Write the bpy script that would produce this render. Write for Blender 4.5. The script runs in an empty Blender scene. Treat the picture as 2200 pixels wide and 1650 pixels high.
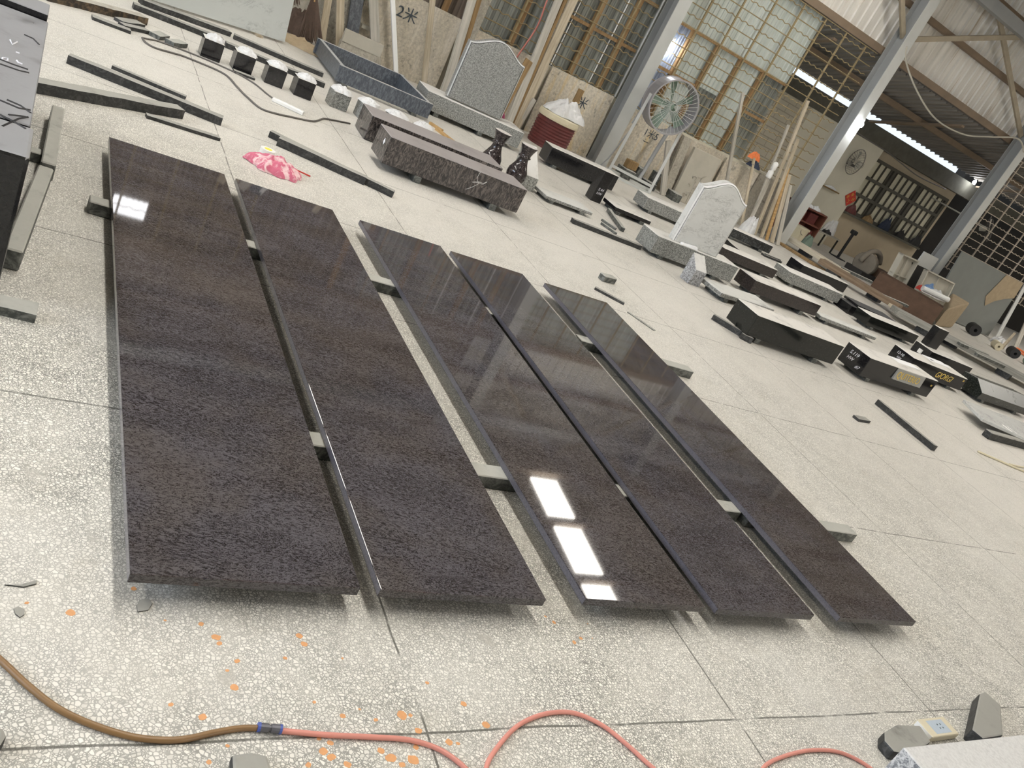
import bpy, bmesh, math, random
from mathutils import Vector, Matrix, noise
random.seed(7)
sc = bpy.context.scene
C = sc.collection
PI = math.pi
R = math.radians

# ------------------------------------------------------------------ camera
FPX, HC = 1808.267, 1.64
CAM = ((-0.374407, -0.816321, 0.439818), (-0.546266, -0.189094, -0.815989), (0.749275, -0.545769, -0.375130))
cd = bpy.data.cameras.new('camera'); cam = bpy.data.objects.new('camera', cd); C.objects.link(cam)
cd.sensor_width = 36.0; cd.lens = FPX / 2200 * 36; cd.clip_start = 0.05; cd.clip_end = 200
right, down, fwd = (Vector(r) for r in CAM)
m = Matrix((right, -down, -fwd)).transposed().to_4x4(); m.translation = (0, 0, HC)
cam.matrix_world = m
sc.camera = cam
# ------------------------------------------------------------------ view, world
sc.view_settings.view_transform = 'Standard'; sc.view_settings.look = 'None'
sc.view_settings.gamma = 1.0; sc.view_settings.use_curve_mapping = False
sc.view_settings.exposure = 0.0
sc.cycles.use_denoising = True
sc.cycles.max_bounces = 7; sc.cycles.diffuse_bounces = 4; sc.cycles.glossy_bounces = 4
sc.cycles.sample_clamp_indirect = 8.0
w = bpy.data.worlds.new('sky'); sc.world = w; w.use_nodes = True
w.node_tree.nodes['Background'].inputs[0].default_value = (0.80, 0.90, 1.0, 1)
w.node_tree.nodes['Background'].inputs[1].default_value = 1.2
SKY_STRIP = 23.0      # radiance of the translucent roof strips
def area(name, loc, rot, sx, sy, power, col, portal=False):
    l = bpy.data.lights.new(name, 'AREA'); l.shape = 'RECTANGLE'; l.size = sx; l.size_y = sy; l.energy = power; l.color = col
    o = bpy.data.objects.new(name, l); C.objects.link(o); o.location = loc; o.rotation_euler = rot
    return o
# daylight through the wide left door; fill lamp added behind the camera
area('door_daylight', (3.0, 8.3, 3.3), (R(-90), 0, 0), 9.0, 2.6, 640, (0.72, 0.83, 1.0))
area('rear_fill', (-8.4, -9.0, 3.4), (0, R(-90), 0), 2.8, 9.0, 520, (1.0, 0.95, 0.88))

# ------------------------------------------------------------------ helpers: projection from measured picture points
def ray(px, py):
    a, b = (px - 1100) / FPX, (py - 825) / FPX
    return right * a + down * b + fwd
def at(px, py, z=0.0):
    d = ray(px, py); t = (z - HC) / d.z
    return Vector((d.x * t, d.y * t, z))
def onx(px, py, x):
    d = ray(px, py); t = x / d.x
    return Vector((x, d.y * t, HC + d.z * t))
# ------------------------------------------------------------------ helpers: mesh
class MB:
    def __init__(s): s.v = []; s.f = []; s.mi = []
    def add(s, vs, fs, m=0):
        n = len(s.v); s.v += [tuple(p) for p in vs]
        for f in fs: s.f.append([n + i for i in f]); s.mi.append(m)
        return s
    def hexa(s, p, m=0):   # p: 4 bottom ccw, 4 top
        return s.add(p, [(3, 2, 1, 0), (4, 5, 6, 7), (0, 1, 5, 4), (1, 2, 6, 5), (2, 3, 7, 6), (3, 0, 4, 7)], m)
    def box(s, x0, x1, y0, y1, z0, z1, m=0):
        return s.hexa([(x0, y0, z0), (x1, y0, z0), (x1, y1, z0), (x0, y1, z0), (x0, y0, z1), (x1, y0, z1), (x1, y1, z1), (x0, y1, z1)], m)
    def prism(s, poly, ext, m=0):
        n = len(poly); e = Vector(ext); a = [Vector(p) for p in poly]
        s.add(a + [p + e for p in a], [tuple(range(n - 1, -1, -1)), tuple(range(n, 2 * n))] + [(i, (i + 1) % n, n + (i + 1) % n, n + i) for i in range(n)], m)
        return s
    def tube(s, pts, r, n=8, m=0, cap=True):
        pts = [Vector(p) for p in pts]; rings = []; up = None
        for i, p in enumerate(pts):
            d = (pts[min(i + 1, len(pts) - 1)] - pts[max(i - 1, 0)]).normalized()
            if up is None: up = Vector((0, 0, 1)) if abs(d.z) < .9 else Vector((1, 0, 0))
            a = d.cross(up).normalized(); b = a.cross(d).normalized()
            rr = r[i] if isinstance(r, (list, tuple)) else r
            rings.append([p + (a * math.cos(2 * PI * k / n) + b * math.sin(2 * PI * k / n)) * rr for k in range(n)])
        vs = [q for g in rings for q in g]; fs = []
        for i in range(len(rings) - 1):
            for k in range(n): fs.append((i * n + k, i * n + (k + 1) % n, (i + 1) * n + (k + 1) % n, (i + 1) * n + k))
        if cap: fs.append(tuple(range(n - 1, -1, -1))); fs.append(tuple((len(rings) - 1) * n + k for k in range(n)))
        return s.add(vs, fs, m)
    def lathe(s, prof, n=24, m=0):
        vs = [(r * math.cos(2 * PI * k / n), r * math.sin(2 * PI * k / n), z) for r, z in prof for k in range(n)]
        fs = [(i * n + k, i * n + (k + 1) % n, (i + 1) * n + (k + 1) % n, (i + 1) * n + k) for i in range(len(prof) - 1) for k in range(n)]
        fs.append(tuple(range(n - 1, -1, -1))); fs.append(tuple((len(prof) - 1) * n + k for k in range(n)))
        return s.add(vs, fs, m)
    def beam(s, p, q, wy, wt, m=0, side=(0, 1, 0)):   # square bar from p to q; width wy along side, wt across
        p, q = Vector(p), Vector(q); d = (q - p).normalized(); sd = Vector(side); sd = (sd - d * sd.dot(d)).normalized(); t = d.cross(sd)
        a, b = sd * wy / 2, t * wt / 2
        return s.hexa([p - a - b, p + a - b, p + a + b, p - a + b, q - a - b, q + a - b, q + a + b, q - a + b], m)
    def build(s, name, mats, parent=None, loc=(0, 0, 0), rz=0.0, bevel=0.0, smooth=False, seg=1):
        me = bpy.data.meshes.new(name); me.from_pydata(s.v, [], s.f)
        for mm in (mats if isinstance(mats, (list, tuple)) else [mats]): me.materials.append(mm)
        me.polygons.foreach_set('material_index', s.mi)
        bm = bmesh.new(); bm.from_mesh(me)
        bmesh.ops.recalc_face_normals(bm, faces=bm.faces)
        if bevel > 0: bmesh.ops.bevel(bm, geom=[e for e in bm.edges if e.calc_face_angle(0) > .5], offset=bevel, segments=seg, affect='EDGES', profile=.6)
        if smooth:
            for f in bm.faces: f.smooth = True
        bm.to_mesh(me); bm.free(); me.update()
        o = bpy.data.objects.new(name, me); C.objects.link(o)
        o.location = loc; o.rotation_euler = (0, 0, rz)
        if parent: o.parent = parent
        return o
def tag(o, label, cat, group=None):
    o['label'] = label; o['category'] = cat
    if group: o['group'] = group
    return o
def struct(o):
    o['kind'] = 'structure'; return o
def thing(name, label, cat, loc=(0, 0, 0), rz=0.0, group=None):
    o = bpy.data.objects.new(name, None); C.objects.link(o); o.empty_display_size = .1
    o.location = loc; o.rotation_euler = (0, 0, rz)
    return tag(o, label, cat, group)
def copy_tree(o, parent=None):
    c = o.copy(); C.objects.link(c)
    if parent: c.parent = parent
    for ch in [k for k in bpy.data.objects if k.parent == o]: copy_tree(ch, c)
    return c
def text(body, size, mat, parent, loc, rot, ext=.001, shear=0.0, align='LEFT', name='lettering', sx=1.0):
    cu = bpy.data.curves.new(name, 'FONT'); cu.body = body; cu.size = size; cu.extrude = ext; cu.shear = shear; cu.align_x = align
    tmp = bpy.data.objects.new('tmp', cu); C.objects.link(tmp); bpy.context.view_layer.update()
    me = bpy.data.meshes.new_from_object(tmp.evaluated_get(bpy.context.evaluated_depsgraph_get())); bpy.data.objects.remove(tmp)
    me.name = name; me.materials.clear(); me.materials.append(mat); o = bpy.data.objects.new(name, me); C.objects.link(o)
    o.location = loc; o.rotation_euler = rot; o.scale = (sx, 1, 1)
    if parent: o.parent = parent
    return o

# ------------------------------------------------------------------ materials
class NT:
    def __init__(s, name, rough=.5, spec=.5, metal=0.0):
        s.m = bpy.data.materials.new(name); s.m.use_nodes = True; s.t = s.m.node_tree
        s.b = s.t.nodes['Principled BSDF']; s.b.inputs['Roughness'].default_value = rough
        s.b.inputs['Specular IOR Level'].default_value = spec; s.b.inputs['Metallic'].default_value = metal
    def n(s, typ, **kw):
        nd = s.t.nodes.new(typ)
        for k, v in kw.items():
            if k in nd.inputs.keys() if isinstance(k, str) else False: pass
            setattr(nd, k, v)
        return nd
    def l(s, a, b): s.t.links.new(a, b)
    def setin(s, sock, v):
        if hasattr(v, 'links') or isinstance(v, bpy.types.NodeSocket): s.l(v, sock)
        else: sock.default_value = v
    def obj(s, scale=(1, 1, 1), rnd=True, pos=False):
        if pos: src = s.n('ShaderNodeNewGeometry').outputs['Position']
        else:
            src = s.n('ShaderNodeTexCoord').outputs['Object']
            if rnd:
                oi = s.n('ShaderNodeObjectInfo'); ml = s.n('ShaderNodeMath', operation='MULTIPLY'); s.l(oi.outputs['Random'], ml.inputs[0]); ml.inputs[1].default_value = 37.0
                ad = s.n('ShaderNodeVectorMath', operation='ADD'); s.l(src, ad.inputs[0]); s.l(ml.outputs[0], ad.inputs[1]); src = ad.outputs[0]
        mp = s.n('ShaderNodeMapping'); s.l(src, mp.inputs['Vector']); mp.inputs['Scale'].default_value = scale
        return mp.outputs[0]
    def noise(s, vec, scale, detail=4, rough=.6, dist=0.0):
        nd = s.n('ShaderNodeTexNoise'); s.l(vec, nd.inputs['Vector']); nd.inputs['Scale'].default_value = scale
        nd.inputs['Detail'].default_value = detail; nd.inputs['Roughness'].default_value = rough; nd.inputs['Distortion'].default_value = dist
        return nd.outputs['Fac']
    def voro(s, vec, scale, feature='F1', out='Distance', rnd=1.0):
        nd = s.n('ShaderNodeTexVoronoi', feature=feature); s.l(vec, nd.inputs['Vector']); nd.inputs['Scale'].default_value = scale; nd.inputs['Randomness'].default_value = rnd
        return nd.outputs[out]
    def ramp(s, fac, lo, hi):   # smooth step 0..1 between lo and hi
        nd = s.n('ShaderNodeMapRange', interpolation_type='SMOOTHSTEP'); s.l(fac, nd.inputs['Value'])
        nd.inputs['From Min'].default_value = lo; nd.inputs['From Max'].default_value = hi
        return nd.outputs['Result']
    def math(s, op, a, b=0.0):
        nd = s.n('ShaderNodeMath', operation=op); s.setin(nd.inputs[0], a); s.setin(nd.inputs[1], b); return nd.outputs[0]
    def mix(s, fac, a, b, mode='MIX'):
        nd = s.n('ShaderNodeMix', data_type='RGBA', blend_type=mode); s.setin(nd.inputs[0], fac)
        for sock, v in ((nd.inputs[6], a), (nd.inputs[7], b)):
            if isinstance(v, (tuple, list)): sock.default_value = (*v[:3], 1)
            else: s.l(v, sock)
        return nd.outputs[2]
    def col(s, c):
        if isinstance(c, (tuple, list)): s.b.inputs['Base Color'].default_value = (*c[:3], 1)
        else: s.l(c, s.b.inputs['Base Color'])
        return s
    def bump(s, h, strength=.3, dist=.01):
        nd = s.n('ShaderNodeBump'); s.l(h, nd.inputs['Height']); nd.inputs['Strength'].default_value = strength; nd.inputs['Distance'].default_value = dist
        s.l(nd.outputs[0], s.b.inputs['Normal']); return s
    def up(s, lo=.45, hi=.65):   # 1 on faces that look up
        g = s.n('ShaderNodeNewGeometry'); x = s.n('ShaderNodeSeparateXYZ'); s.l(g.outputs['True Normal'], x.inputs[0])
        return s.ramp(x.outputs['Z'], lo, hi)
def plain(name, c, rough=.5, metal=0.0, var=.12, scale=6, spec=.5):
    t = NT(name, rough, spec, metal); v = t.obj(); f = t.noise(v, scale, 4)
    return t.col(t.mix(f, tuple(x * (1 - var) for x in c), tuple(min(1, x * (1 + var)) for x in c))).m
def emis(name, c, s):
    t = NT(name); t.col((0, 0, 0)); t.b.inputs['Emission Color'].default_value = (*c, 1); t.b.inputs['Emission Strength'].default_value = s
    return t.m

def mat_floor():
    t = NT('terrazzo', .45, .35); p = t.obj(pos=True)
    warp = t.noise(p, 40, 2)
    wv = t.n('ShaderNodeVectorMath', operation='ADD'); t.l(p, wv.inputs[0])
    w2 = t.n('ShaderNodeVectorMath', operation='SCALE'); t.l(warp, w2.inputs[0]); w2.inputs['Scale'].default_value = .010; t.l(w2.outputs[0], wv.inputs[1])
    v = wv.outputs[0]
    e1 = t.voro(v, 96, 'DISTANCE_TO_EDGE'); c1 = t.voro(v, 96, 'F1', 'Color')
    e2 = t.voro(v, 165, 'DISTANCE_TO_EDGE')
    sx = t.n('ShaderNodeSeparateColor'); t.l(c1, sx.inputs[0])
    big = t.math('GREATER_THAN', sx.outputs[0], .45)
    ch1 = t.ramp(e1, .06, .17); ch2 = t.ramp(e2, .08, .20)
    chip = t.math('ADD', t.math('MULTIPLY', ch1, big), t.math('MULTIPLY', ch2, t.math('SUBTRACT', 1.0, big)))
    chipc = t.mix(sx.outputs[1], (.60, .585, .53), (.86, .84, .78))
    lowf = t.noise(p, .9, 5, .6); mid = t.noise(p, 5.5, 5, .65)
    mort = t.mix(t.ramp(mid, .35, .7), (.20, .195, .175), (.36, .35, .31))
    c = t.mix(chip, mort, chipc)
    # dust film, greyer or yellower in patches
    dustc = t.mix(t.noise(p, 2.3, 3), (.60, .57, .50), (.66, .66, .64))
    c = t.mix(t.math('MULTIPLY', t.ramp(lowf, .35, .75), .50), c, dustc)
    c = t.mix(t.math('MULTIPLY', t.ramp(t.noise(p, 3.1, 6, .7), .56, .70), .25), c, (.34, .31, .24))
    # far part of the hall is covered by pale stone dust
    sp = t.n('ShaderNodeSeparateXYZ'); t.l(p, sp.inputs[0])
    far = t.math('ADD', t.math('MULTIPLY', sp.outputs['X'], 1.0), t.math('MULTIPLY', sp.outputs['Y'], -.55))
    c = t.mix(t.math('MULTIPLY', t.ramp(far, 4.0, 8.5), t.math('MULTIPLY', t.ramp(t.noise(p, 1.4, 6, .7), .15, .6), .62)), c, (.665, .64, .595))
    # fine scratches
    st = t.obj((9, 1.2, 1), pos=True); c = t.mix(t.math('MULTIPLY', t.ramp(t.noise(st, 7, 5, .7), .62, .70), .30), c, (.30, .29, .26))
    # grey mortar stains
    g1 = t.voro(p, 3.1, 'F1', 'Distance'); gs = t.math('SUBTRACT', 1.0, t.ramp(t.math('ADD', g1, t.math('MULTIPLY', t.noise(p, 30, 3), .16)), .13, .17))
    c = t.mix(t.math('MULTIPLY', t.math('MULTIPLY', gs, t.ramp(t.noise(p, .8, 1), .45, .55)), .65), c, (.42, .405, .36))
    # joints every 1.22 m
    def joint(ax, off, pitch):
        wob = t.math('MULTIPLY', t.math('SUBTRACT', t.noise(p, 3, 2), .5), .018)
        a = t.math('ADD', t.math('DIVIDE', t.math('ADD', sp.outputs[ax], wob), pitch), off)
        fr = t.math('FRACT', a); d = t.math('ABSOLUTE', t.math('SUBTRACT', fr, .5))
        return t.math('SUBTRACT', 1.0, t.ramp(d, .0016, .0042))
    jx = joint('X', -1.215 / 1.245 + .5, 1.245); jy = joint('Y', 1.17 / 1.19 + .5, 1.19)
    j = t.math('MULTIPLY', t.math('MAXIMUM', jx, jy), t.ramp(t.noise(p, 8, 3), .30, .50))
    c = t.mix(t.math('MULTIPLY', j, .85), c, (.075, .072, .06))
    t.col(c); t.bump(chip, .08, .002)
    return t.m

def mat_slab(name, edge=False):
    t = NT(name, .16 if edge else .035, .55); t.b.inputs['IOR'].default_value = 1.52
    v = t.obj((1, 1, 1)); vs = t.obj((1.0, .42, 1))
    wp = t.noise(vs, 3.2, 4, .6)
    wv = t.n('ShaderNodeVectorMath', operation='SCALE'); t.l(wp, wv.inputs[0]); wv.inputs['Scale'].default_value = .28
    ad = t.n('ShaderNodeVectorMath', operation='ADD'); t.l(vs, ad.inputs[0]); t.l(wv.outputs[0], ad.inputs[1])
    n1 = t.noise(ad.outputs[0], 190, 3, .7, 1.0)
    n2 = t.noise(v, 300, 3, .7, .6)
    fl = t.math('ADD', t.math('MULTIPLY', n1, .66), t.math('MULTIPLY', n2, .34))
    band = t.noise(ad.outputs[0], 6, 3, .6)
    fleck = t.ramp(t.math('ADD', fl, t.math('MULTIPLY', band, .16)), .51, .64)
    tint = t.noise(v, 2.2, 3)
    dark = t.mix(t.ramp(tint, .4, .68), (.021, .0185, .021), (.026, .0205, .0195))
    light = t.mix(t.ramp(tint, .38, .62), (.100, .094, .105), (.100, .090, .089))
    c = t.mix(fleck, dark, light)
    if edge: c = t.mix(.45, c, (.17, .165, .20))     # less polished; bluish side daylight mixed into the left and far edges
    t.col(c)
    return t.m

def mat_stone(name, dark, light, scale, lo, hi, rough=.3, dust=None, top_amt=.9, stretch=(1, 1, 1), tint=None, dist=.6, spec=.5, bump=0.0):
    t = NT(name, rough, spec); v = t.obj(stretch)
    f = t.ramp(t.noise(v, scale, 5, .72, dist), lo, hi)
    c = t.mix(f, dark, light)
    if tint: c = t.mix(t.math('MULTIPLY', t.ramp(t.noise(v, scale * .06, 4), .45, .65), .7), c, tint)
    if dust:  # paler, rougher colour on faces that look up
        dv = t.obj(); d = t.math('MULTIPLY', t.up(), top_amt); d = t.math('MULTIPLY', d, t.ramp(t.noise(dv, 5, 5, .7), .12, .5))
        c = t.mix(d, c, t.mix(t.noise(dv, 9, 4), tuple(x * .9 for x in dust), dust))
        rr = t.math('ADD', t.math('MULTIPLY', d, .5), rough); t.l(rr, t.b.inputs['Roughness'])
    t.col(c)
    if bump: t.bump(t.noise(v, scale, 4), bump, .01)
    return t.m

def mat_marble(name, base, vein, rough=.2, scale=3.0):
    t = NT(name, rough); v = t.obj((.75, 1, 1.5))
    wpn = t.noise(v, scale * 1.2, 5, .6)
    wv = t.n('ShaderNodeVectorMath', operation='SCALE'); t.l(wpn, wv.inputs[0]); wv.inputs['Scale'].default_value = .5
    ad = t.n('ShaderNodeVectorMath', operation='ADD'); t.l(v, ad.inputs[0]); t.l(wv.outputs[0], ad.inputs[1])
    n = t.noise(ad.outputs[0], scale * 1.1, 7, .62, .9)
    ln = t.math('SUBTRACT', 1.0, t.ramp(t.math('ABSOLUTE', t.math('SUBTRACT', n, .5)), .0, .022))
    n2 = t.noise(ad.outputs[0], scale * 2.6, 6, .6, .6); ln2 = t.math('SUBTRACT', 1.0, t.ramp(t.math('ABSOLUTE', t.math('SUBTRACT', n2, .5)), .0, .03))
    k = t.math('MAXIMUM', t.math('MULTIPLY', ln, .8), t.math('MULTIPLY', ln2, .55)); k = t.math('MULTIPLY', k, t.ramp(t.noise(v, scale * .8, 4), .40, .60))
    c = t.mix(t.noise(v, scale, 5), tuple(x * .9 for x in base), base)
    return t.col(t.mix(t.math('MULTIPLY', k, .85), c, vein)).m

def mat_wood(name, a, b, axis='Z', rough=.75):
    t = NT(name, rough); s = {'X': (.6, 14, 14), 'Y': (14, .6, 14), 'Z': (14, 14, .6)}[axis]
    v = t.obj(s); f = t.ramp(t.noise(v, 2.2, 5, .65, .5), .3, .72); g = t.noise(t.obj(), 2.5, 3)
    c = t.mix(f, a, b); c = t.mix(t.math('MULTIPLY', t.ramp(g, .5, .75), .35), c, tuple(x * .55 for x in a))
    return t.col(c).m

def mat_rough(name, base, streak, stain):
    t = NT(name, .85, .3); v = t.obj(); vs = t.obj((1, 7, .9))
    c = t.mix(t.ramp(t.noise(v, 26, 5, .7), .35, .68), tuple(x * .72 for x in base), base)
    c = t.mix(t.math('MULTIPLY', t.ramp(t.noise(vs, 1.6, 4, .6), .50, .72), .75), c, streak)
    sp = t.n('ShaderNodeSeparateXYZ'); t.l(t.n('ShaderNodeTexCoord').outputs['Object'], sp.inputs[0])
    low = t.math('SUBTRACT', 1.0, t.ramp(sp.outputs['Z'], .05, .75))
    k = t.math('MULTIPLY', t.math('MULTIPLY', t.ramp(t.noise(v, 12, 6, .8), .54, .66), low), t.ramp(t.noise(v, 2.2, 3), .40, .60))
    k2 = t.math('MULTIPLY', t.ramp(t.noise(v, 5, 5, .7), .58, .68), .5)
    c = t.mix(t.math('MULTIPLY', k, .7), c, stain); c = t.mix(k2, c, stain)
    t.col(c); t.bump(t.noise(v, 30, 5, .7), .5, .02)
    return t.m

def mat_sheet(name, a, b, rust=None, rough=.45, pitch=.2, axis='Y'):
    t = NT(name, rough); p = t.obj(pos=True)
    st = {'Y': (1, 5, .35), 'X': (.35, 5, 1), 'L': (.5, 5, .5)}[axis]
    f = t.noise(t.obj(st, pos=True), 2.2, 4, .6); c = t.mix(t.ramp(f, .3, .7), a, b)
    if rust: c = t.mix(t.math('MULTIPLY', t.ramp(t.noise(t.obj(st, pos=True), 1.1, 5, .7), .56, .72), .8), c, rust)
    return t.col(c).m

M = {}
M['floor'] = mat_floor()
M['slab'] = mat_slab('dark_wavy_granite'); M['slabE'] = mat_slab('dark_wavy_granite_lit_edge', True)
PALE_TOP = (.74, .72, .68)
M['black'] = mat_stone('black_granite', (.010, .010, .011), (.022, .021, .022), 60, .45, .7, .10, PALE_TOP, .97)
M['brown'] = mat_stone('brown_granite', (.026, .021, .020), (.05, .04, .037), 50, .4, .7, .15, PALE_TOP, .97)
M['spark'] = mat_stone('sparkle_granite', (.009, .010, .009), (.10, .11, .10), 95, .60, .70, .10, PALE_TOP, .97)
M['green'] = mat_stone('green_granite', (.016, .018, .016), (.09, .10, .09), 38, .48, .72, .16, (.30, .31, .29), .3, dist=2.0)
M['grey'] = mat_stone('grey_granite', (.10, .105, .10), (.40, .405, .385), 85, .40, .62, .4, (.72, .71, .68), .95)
M['greyH'] = mat_stone('grey_granite_headstone', (.125, .13, .125), (.40, .405, .39), 85, .38, .64, .35)
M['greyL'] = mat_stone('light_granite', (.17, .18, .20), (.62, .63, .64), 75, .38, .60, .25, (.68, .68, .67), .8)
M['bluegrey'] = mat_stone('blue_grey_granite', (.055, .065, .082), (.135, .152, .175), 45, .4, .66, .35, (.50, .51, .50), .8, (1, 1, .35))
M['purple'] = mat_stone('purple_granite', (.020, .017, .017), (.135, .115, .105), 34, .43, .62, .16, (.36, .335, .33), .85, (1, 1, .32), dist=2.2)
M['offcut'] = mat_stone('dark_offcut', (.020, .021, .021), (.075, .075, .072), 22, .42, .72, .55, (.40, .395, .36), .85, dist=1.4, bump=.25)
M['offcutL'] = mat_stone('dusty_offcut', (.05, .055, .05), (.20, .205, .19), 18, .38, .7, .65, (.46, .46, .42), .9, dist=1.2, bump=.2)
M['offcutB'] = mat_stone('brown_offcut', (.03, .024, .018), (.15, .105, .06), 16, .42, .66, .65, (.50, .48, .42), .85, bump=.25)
M['rocky'] = mat_stone('rocky_dark', (.014, .015, .015), (.12, .125, .125), 14, .45, .72, .6, PALE_TOP, .95, dist=1.8, bump=.8)
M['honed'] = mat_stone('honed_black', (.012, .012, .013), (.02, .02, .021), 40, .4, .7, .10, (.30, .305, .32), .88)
M['marble'] = mat_marble('white_marble', (.67, .68, .665), (.17, .175, .175), .25, 4.6)
M['marbleB'] = mat_marble('pale_marble', (.58, .61, .60), (.22, .24, .25), .3, 2.2)
M['wood'] = mat_wood('weathered_plank', (.36, .30, .21), (.55, .48, .37))
M['woodG'] = mat_wood('grey_plank', (.35, .33, .28), (.52, .49, .43))
M['woodD'] = mat_wood('brown_plank', (.20, .125, .055), (.36, .24, .11))
M['woodY'] = mat_wood('yellow_batten', (.38, .23, .09), (.55, .36, .16), 'X')
M['woodF'] = mat_wood('window_post', (.25, .145, .06), (.38, .25, .125))
M['rough1'] = mat_rough('rough_beige_stone', (.66, .60, .49), (.74, .69, .60), (.055, .05, .045))
M['rough2'] = mat_rough('rough_yellow_stone', (.70, .64, .53), (.64, .49, .25), (.09, .08, .07))
M['rough3'] = mat_rough('rough_grey_stone', (.48, .45, .38), (.46, .42, .34), (.04, .036, .03))
M['steel'] = plain('grey_paint', (.30, .31, .31), .45, 0, .12, 3)
M['steelP'] = plain('pale_paint', (.52, .53, .51), .5, 0, .12, 3)
M['rustbar'] = plain('rusty_bar', (.29, .225, .12), .75, 0, .35, 14)
M['rustpale'] = plain('pale_rusty_bar', (.42, .36, .29), .7, 0, .25, 12)
M['girt'] = plain('brown_purlin', (.21, .155, .105), .7, 0, .3, 4)
M['tan'] = plain('tan_brace', (.36, .31, .23), .65, 0, .25, 5)
M['clad'] = mat_sheet('cladding', (.70, .68, .63), (.84, .82, .77), (.38, .28, .17))
M['cladB'] = mat_sheet('brown_cladding', (.20, .155, .12), (.34, .28, .225))
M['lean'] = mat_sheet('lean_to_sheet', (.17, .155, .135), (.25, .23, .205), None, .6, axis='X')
M['roofm'] = mat_sheet('roof_sheet', (.30, .26, .215), (.38, .335, .28), (.20, .12, .06), axis='X')
M['panelD'] = mat_sheet('dark_panel', (.13, .135, .12), (.33, .345, .31), None, .35, axis='Y')
M['panelP'] = mat_sheet('pale_panel', (.43, .475, .44), (.56, .605, .57), None, .4, axis='Y')
M['panelB'] = mat_sheet('bluish_panel', (.20, .24, .33), (.48, .54, .66), None, .25, axis='Y')
def mat_strip():     # ribbed translucent roof sheet, daylight behind it
    t = NT('roof_light_sheet'); t.col((0, 0, 0)); p = t.obj(pos=True); sp = t.n('ShaderNodeSeparateXYZ'); t.l(p, sp.inputs[0])
    wv = t.math('SINE', t.math('MULTIPLY', sp.outputs['Y'], 2 * PI / .125)); dirt = t.noise(t.obj((.6, 6, 1), pos=True), 2.0, 4)
    f = t.math('ADD', t.math('MULTIPLY', t.ramp(wv, -1.0, -.2), .34), t.math('MULTIPLY', dirt, .5)); f = t.math('ADD', f, .46)
    t.b.inputs['Emission Color'].default_value = (1.0, .955, .875, 1); t.l(t.math('MULTIPLY', f, SKY_STRIP), t.b.inputs['Emission Strength']); return t.m
M['strip'] = mat_strip()
M['panelK'] = mat_sheet('brown_panel', (.085, .065, .05), (.21, .165, .13), None, .4, axis='Y'); M['pane'] = emis('daylit_pane', (.98, .98, 1.0), 7.0)
M['bulb'] = emis('lamp_glow', (.93, .96, 1.0), 60)
M['plaster'] = plain('wall_plaster', (.66, .63, .52), .85, 0, .12, 1.6)
M['plasterB'] = plain('stained_plaster', (.52, .44, .32), .85, 0, .25, 1.2)
M['conc'] = plain('dark_concrete', (.11, .105, .085), .9, 0, .4, 7)
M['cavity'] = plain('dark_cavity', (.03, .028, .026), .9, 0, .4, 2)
M['white'] = plain('white_plastic', (.80, .80, .78), .4, 0, .04, 8)
M['film'] = plain('plastic_film', (.64, .645, .65), .3, 0, .18, 22, .5)
M['paper'] = plain('paper', (.84, .85, .87), .6, 0, .03)
M['cream'] = plain('cream_plastic', (.64, .58, .42), .45, 0, .08, 4)
M['red'] = plain('red_paint', (.55, .045, .03), .5)
M['maroon'] = plain('maroon_metal', (.13, .03, .028), .5, 0, .4, 9)
M['orange'] = plain('orange_plastic', (.75, .20, .06), .45)
M['redwood'] = plain('red_brown_cabinet', (.20, .075, .05), .55, 0, .3, 5)
M['gold'] = plain('gold_leaf', (.78, .58, .16), .35, .3, .06)
M['chalk'] = plain('chalk', (.75, .76, .82), .8, 0, .03)
M['ink'] = plain('blue_black_ink', (.055, .07, .085), .8, 0, .1)
M['rubber'] = plain('black_rubber', (.02, .02, .022), .6)
M['cable'] = plain('grey_cable', (.12, .11, .10), .6)
M['hoseB'] = plain('brown_hose', (.235, .135, .055), .38, 0, .2, 25)
M['hoseP'] = plain('pink_hose', (.66, .27, .22), .38, 0, .12, 14)
M['hoseR'] = plain('red_hose', (.55, .20, .16), .5)
M['coup'] = plain('coupling_grey', (.13, .13, .145), .4, .3, .3, 40)
M['blue'] = plain('blue_ring', (.07, .11, .38), .45)
M['ring'] = plain('fan_grey', (.33, .32, .33), .4, .2, .1, 5)
M['blade'] = plain('fan_green', (.22, .30, .24), .5, 0, .15, 6)
M['rustbox'] = plain('rusty_steel', (.105, .062, .04), .85, 0, .45, 8)
M['sack'] = plain('tan_sack', (.37, .29, .19), .9, 0, .25, 9)
M['straw'] = plain('broom_bristle', (.09, .06, .045), .9, 0, .4, 30)
M['galv'] = plain('galvanised_sheet', (.27, .285, .275), .35, .35, .14, 2.5)
M['dustC'] = plain('dusty_cream', (.48, .455, .385), .85, 0, .12, 3)
M['dustM'] = plain('dusty_machine', (.19, .165, .13), .9, 0, .3, 8); M['stoneP'] = plain('pale_old_stone', (.44, .415, .35), .85, 0, .16, 5)
M['navy'] = plain('navy_cloth', (.03, .04, .07), .9)
def mat_cloth():
    t = NT('pink_cloth', .85, .2); v = t.obj(); f = t.ramp(t.noise(v, 14, 4, .6, 1.2), .42, .6)
    return t.col(t.mix(f, (.58, .15, .23), (.78, .56, .58))).m
M['pink'] = mat_cloth()
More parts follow.
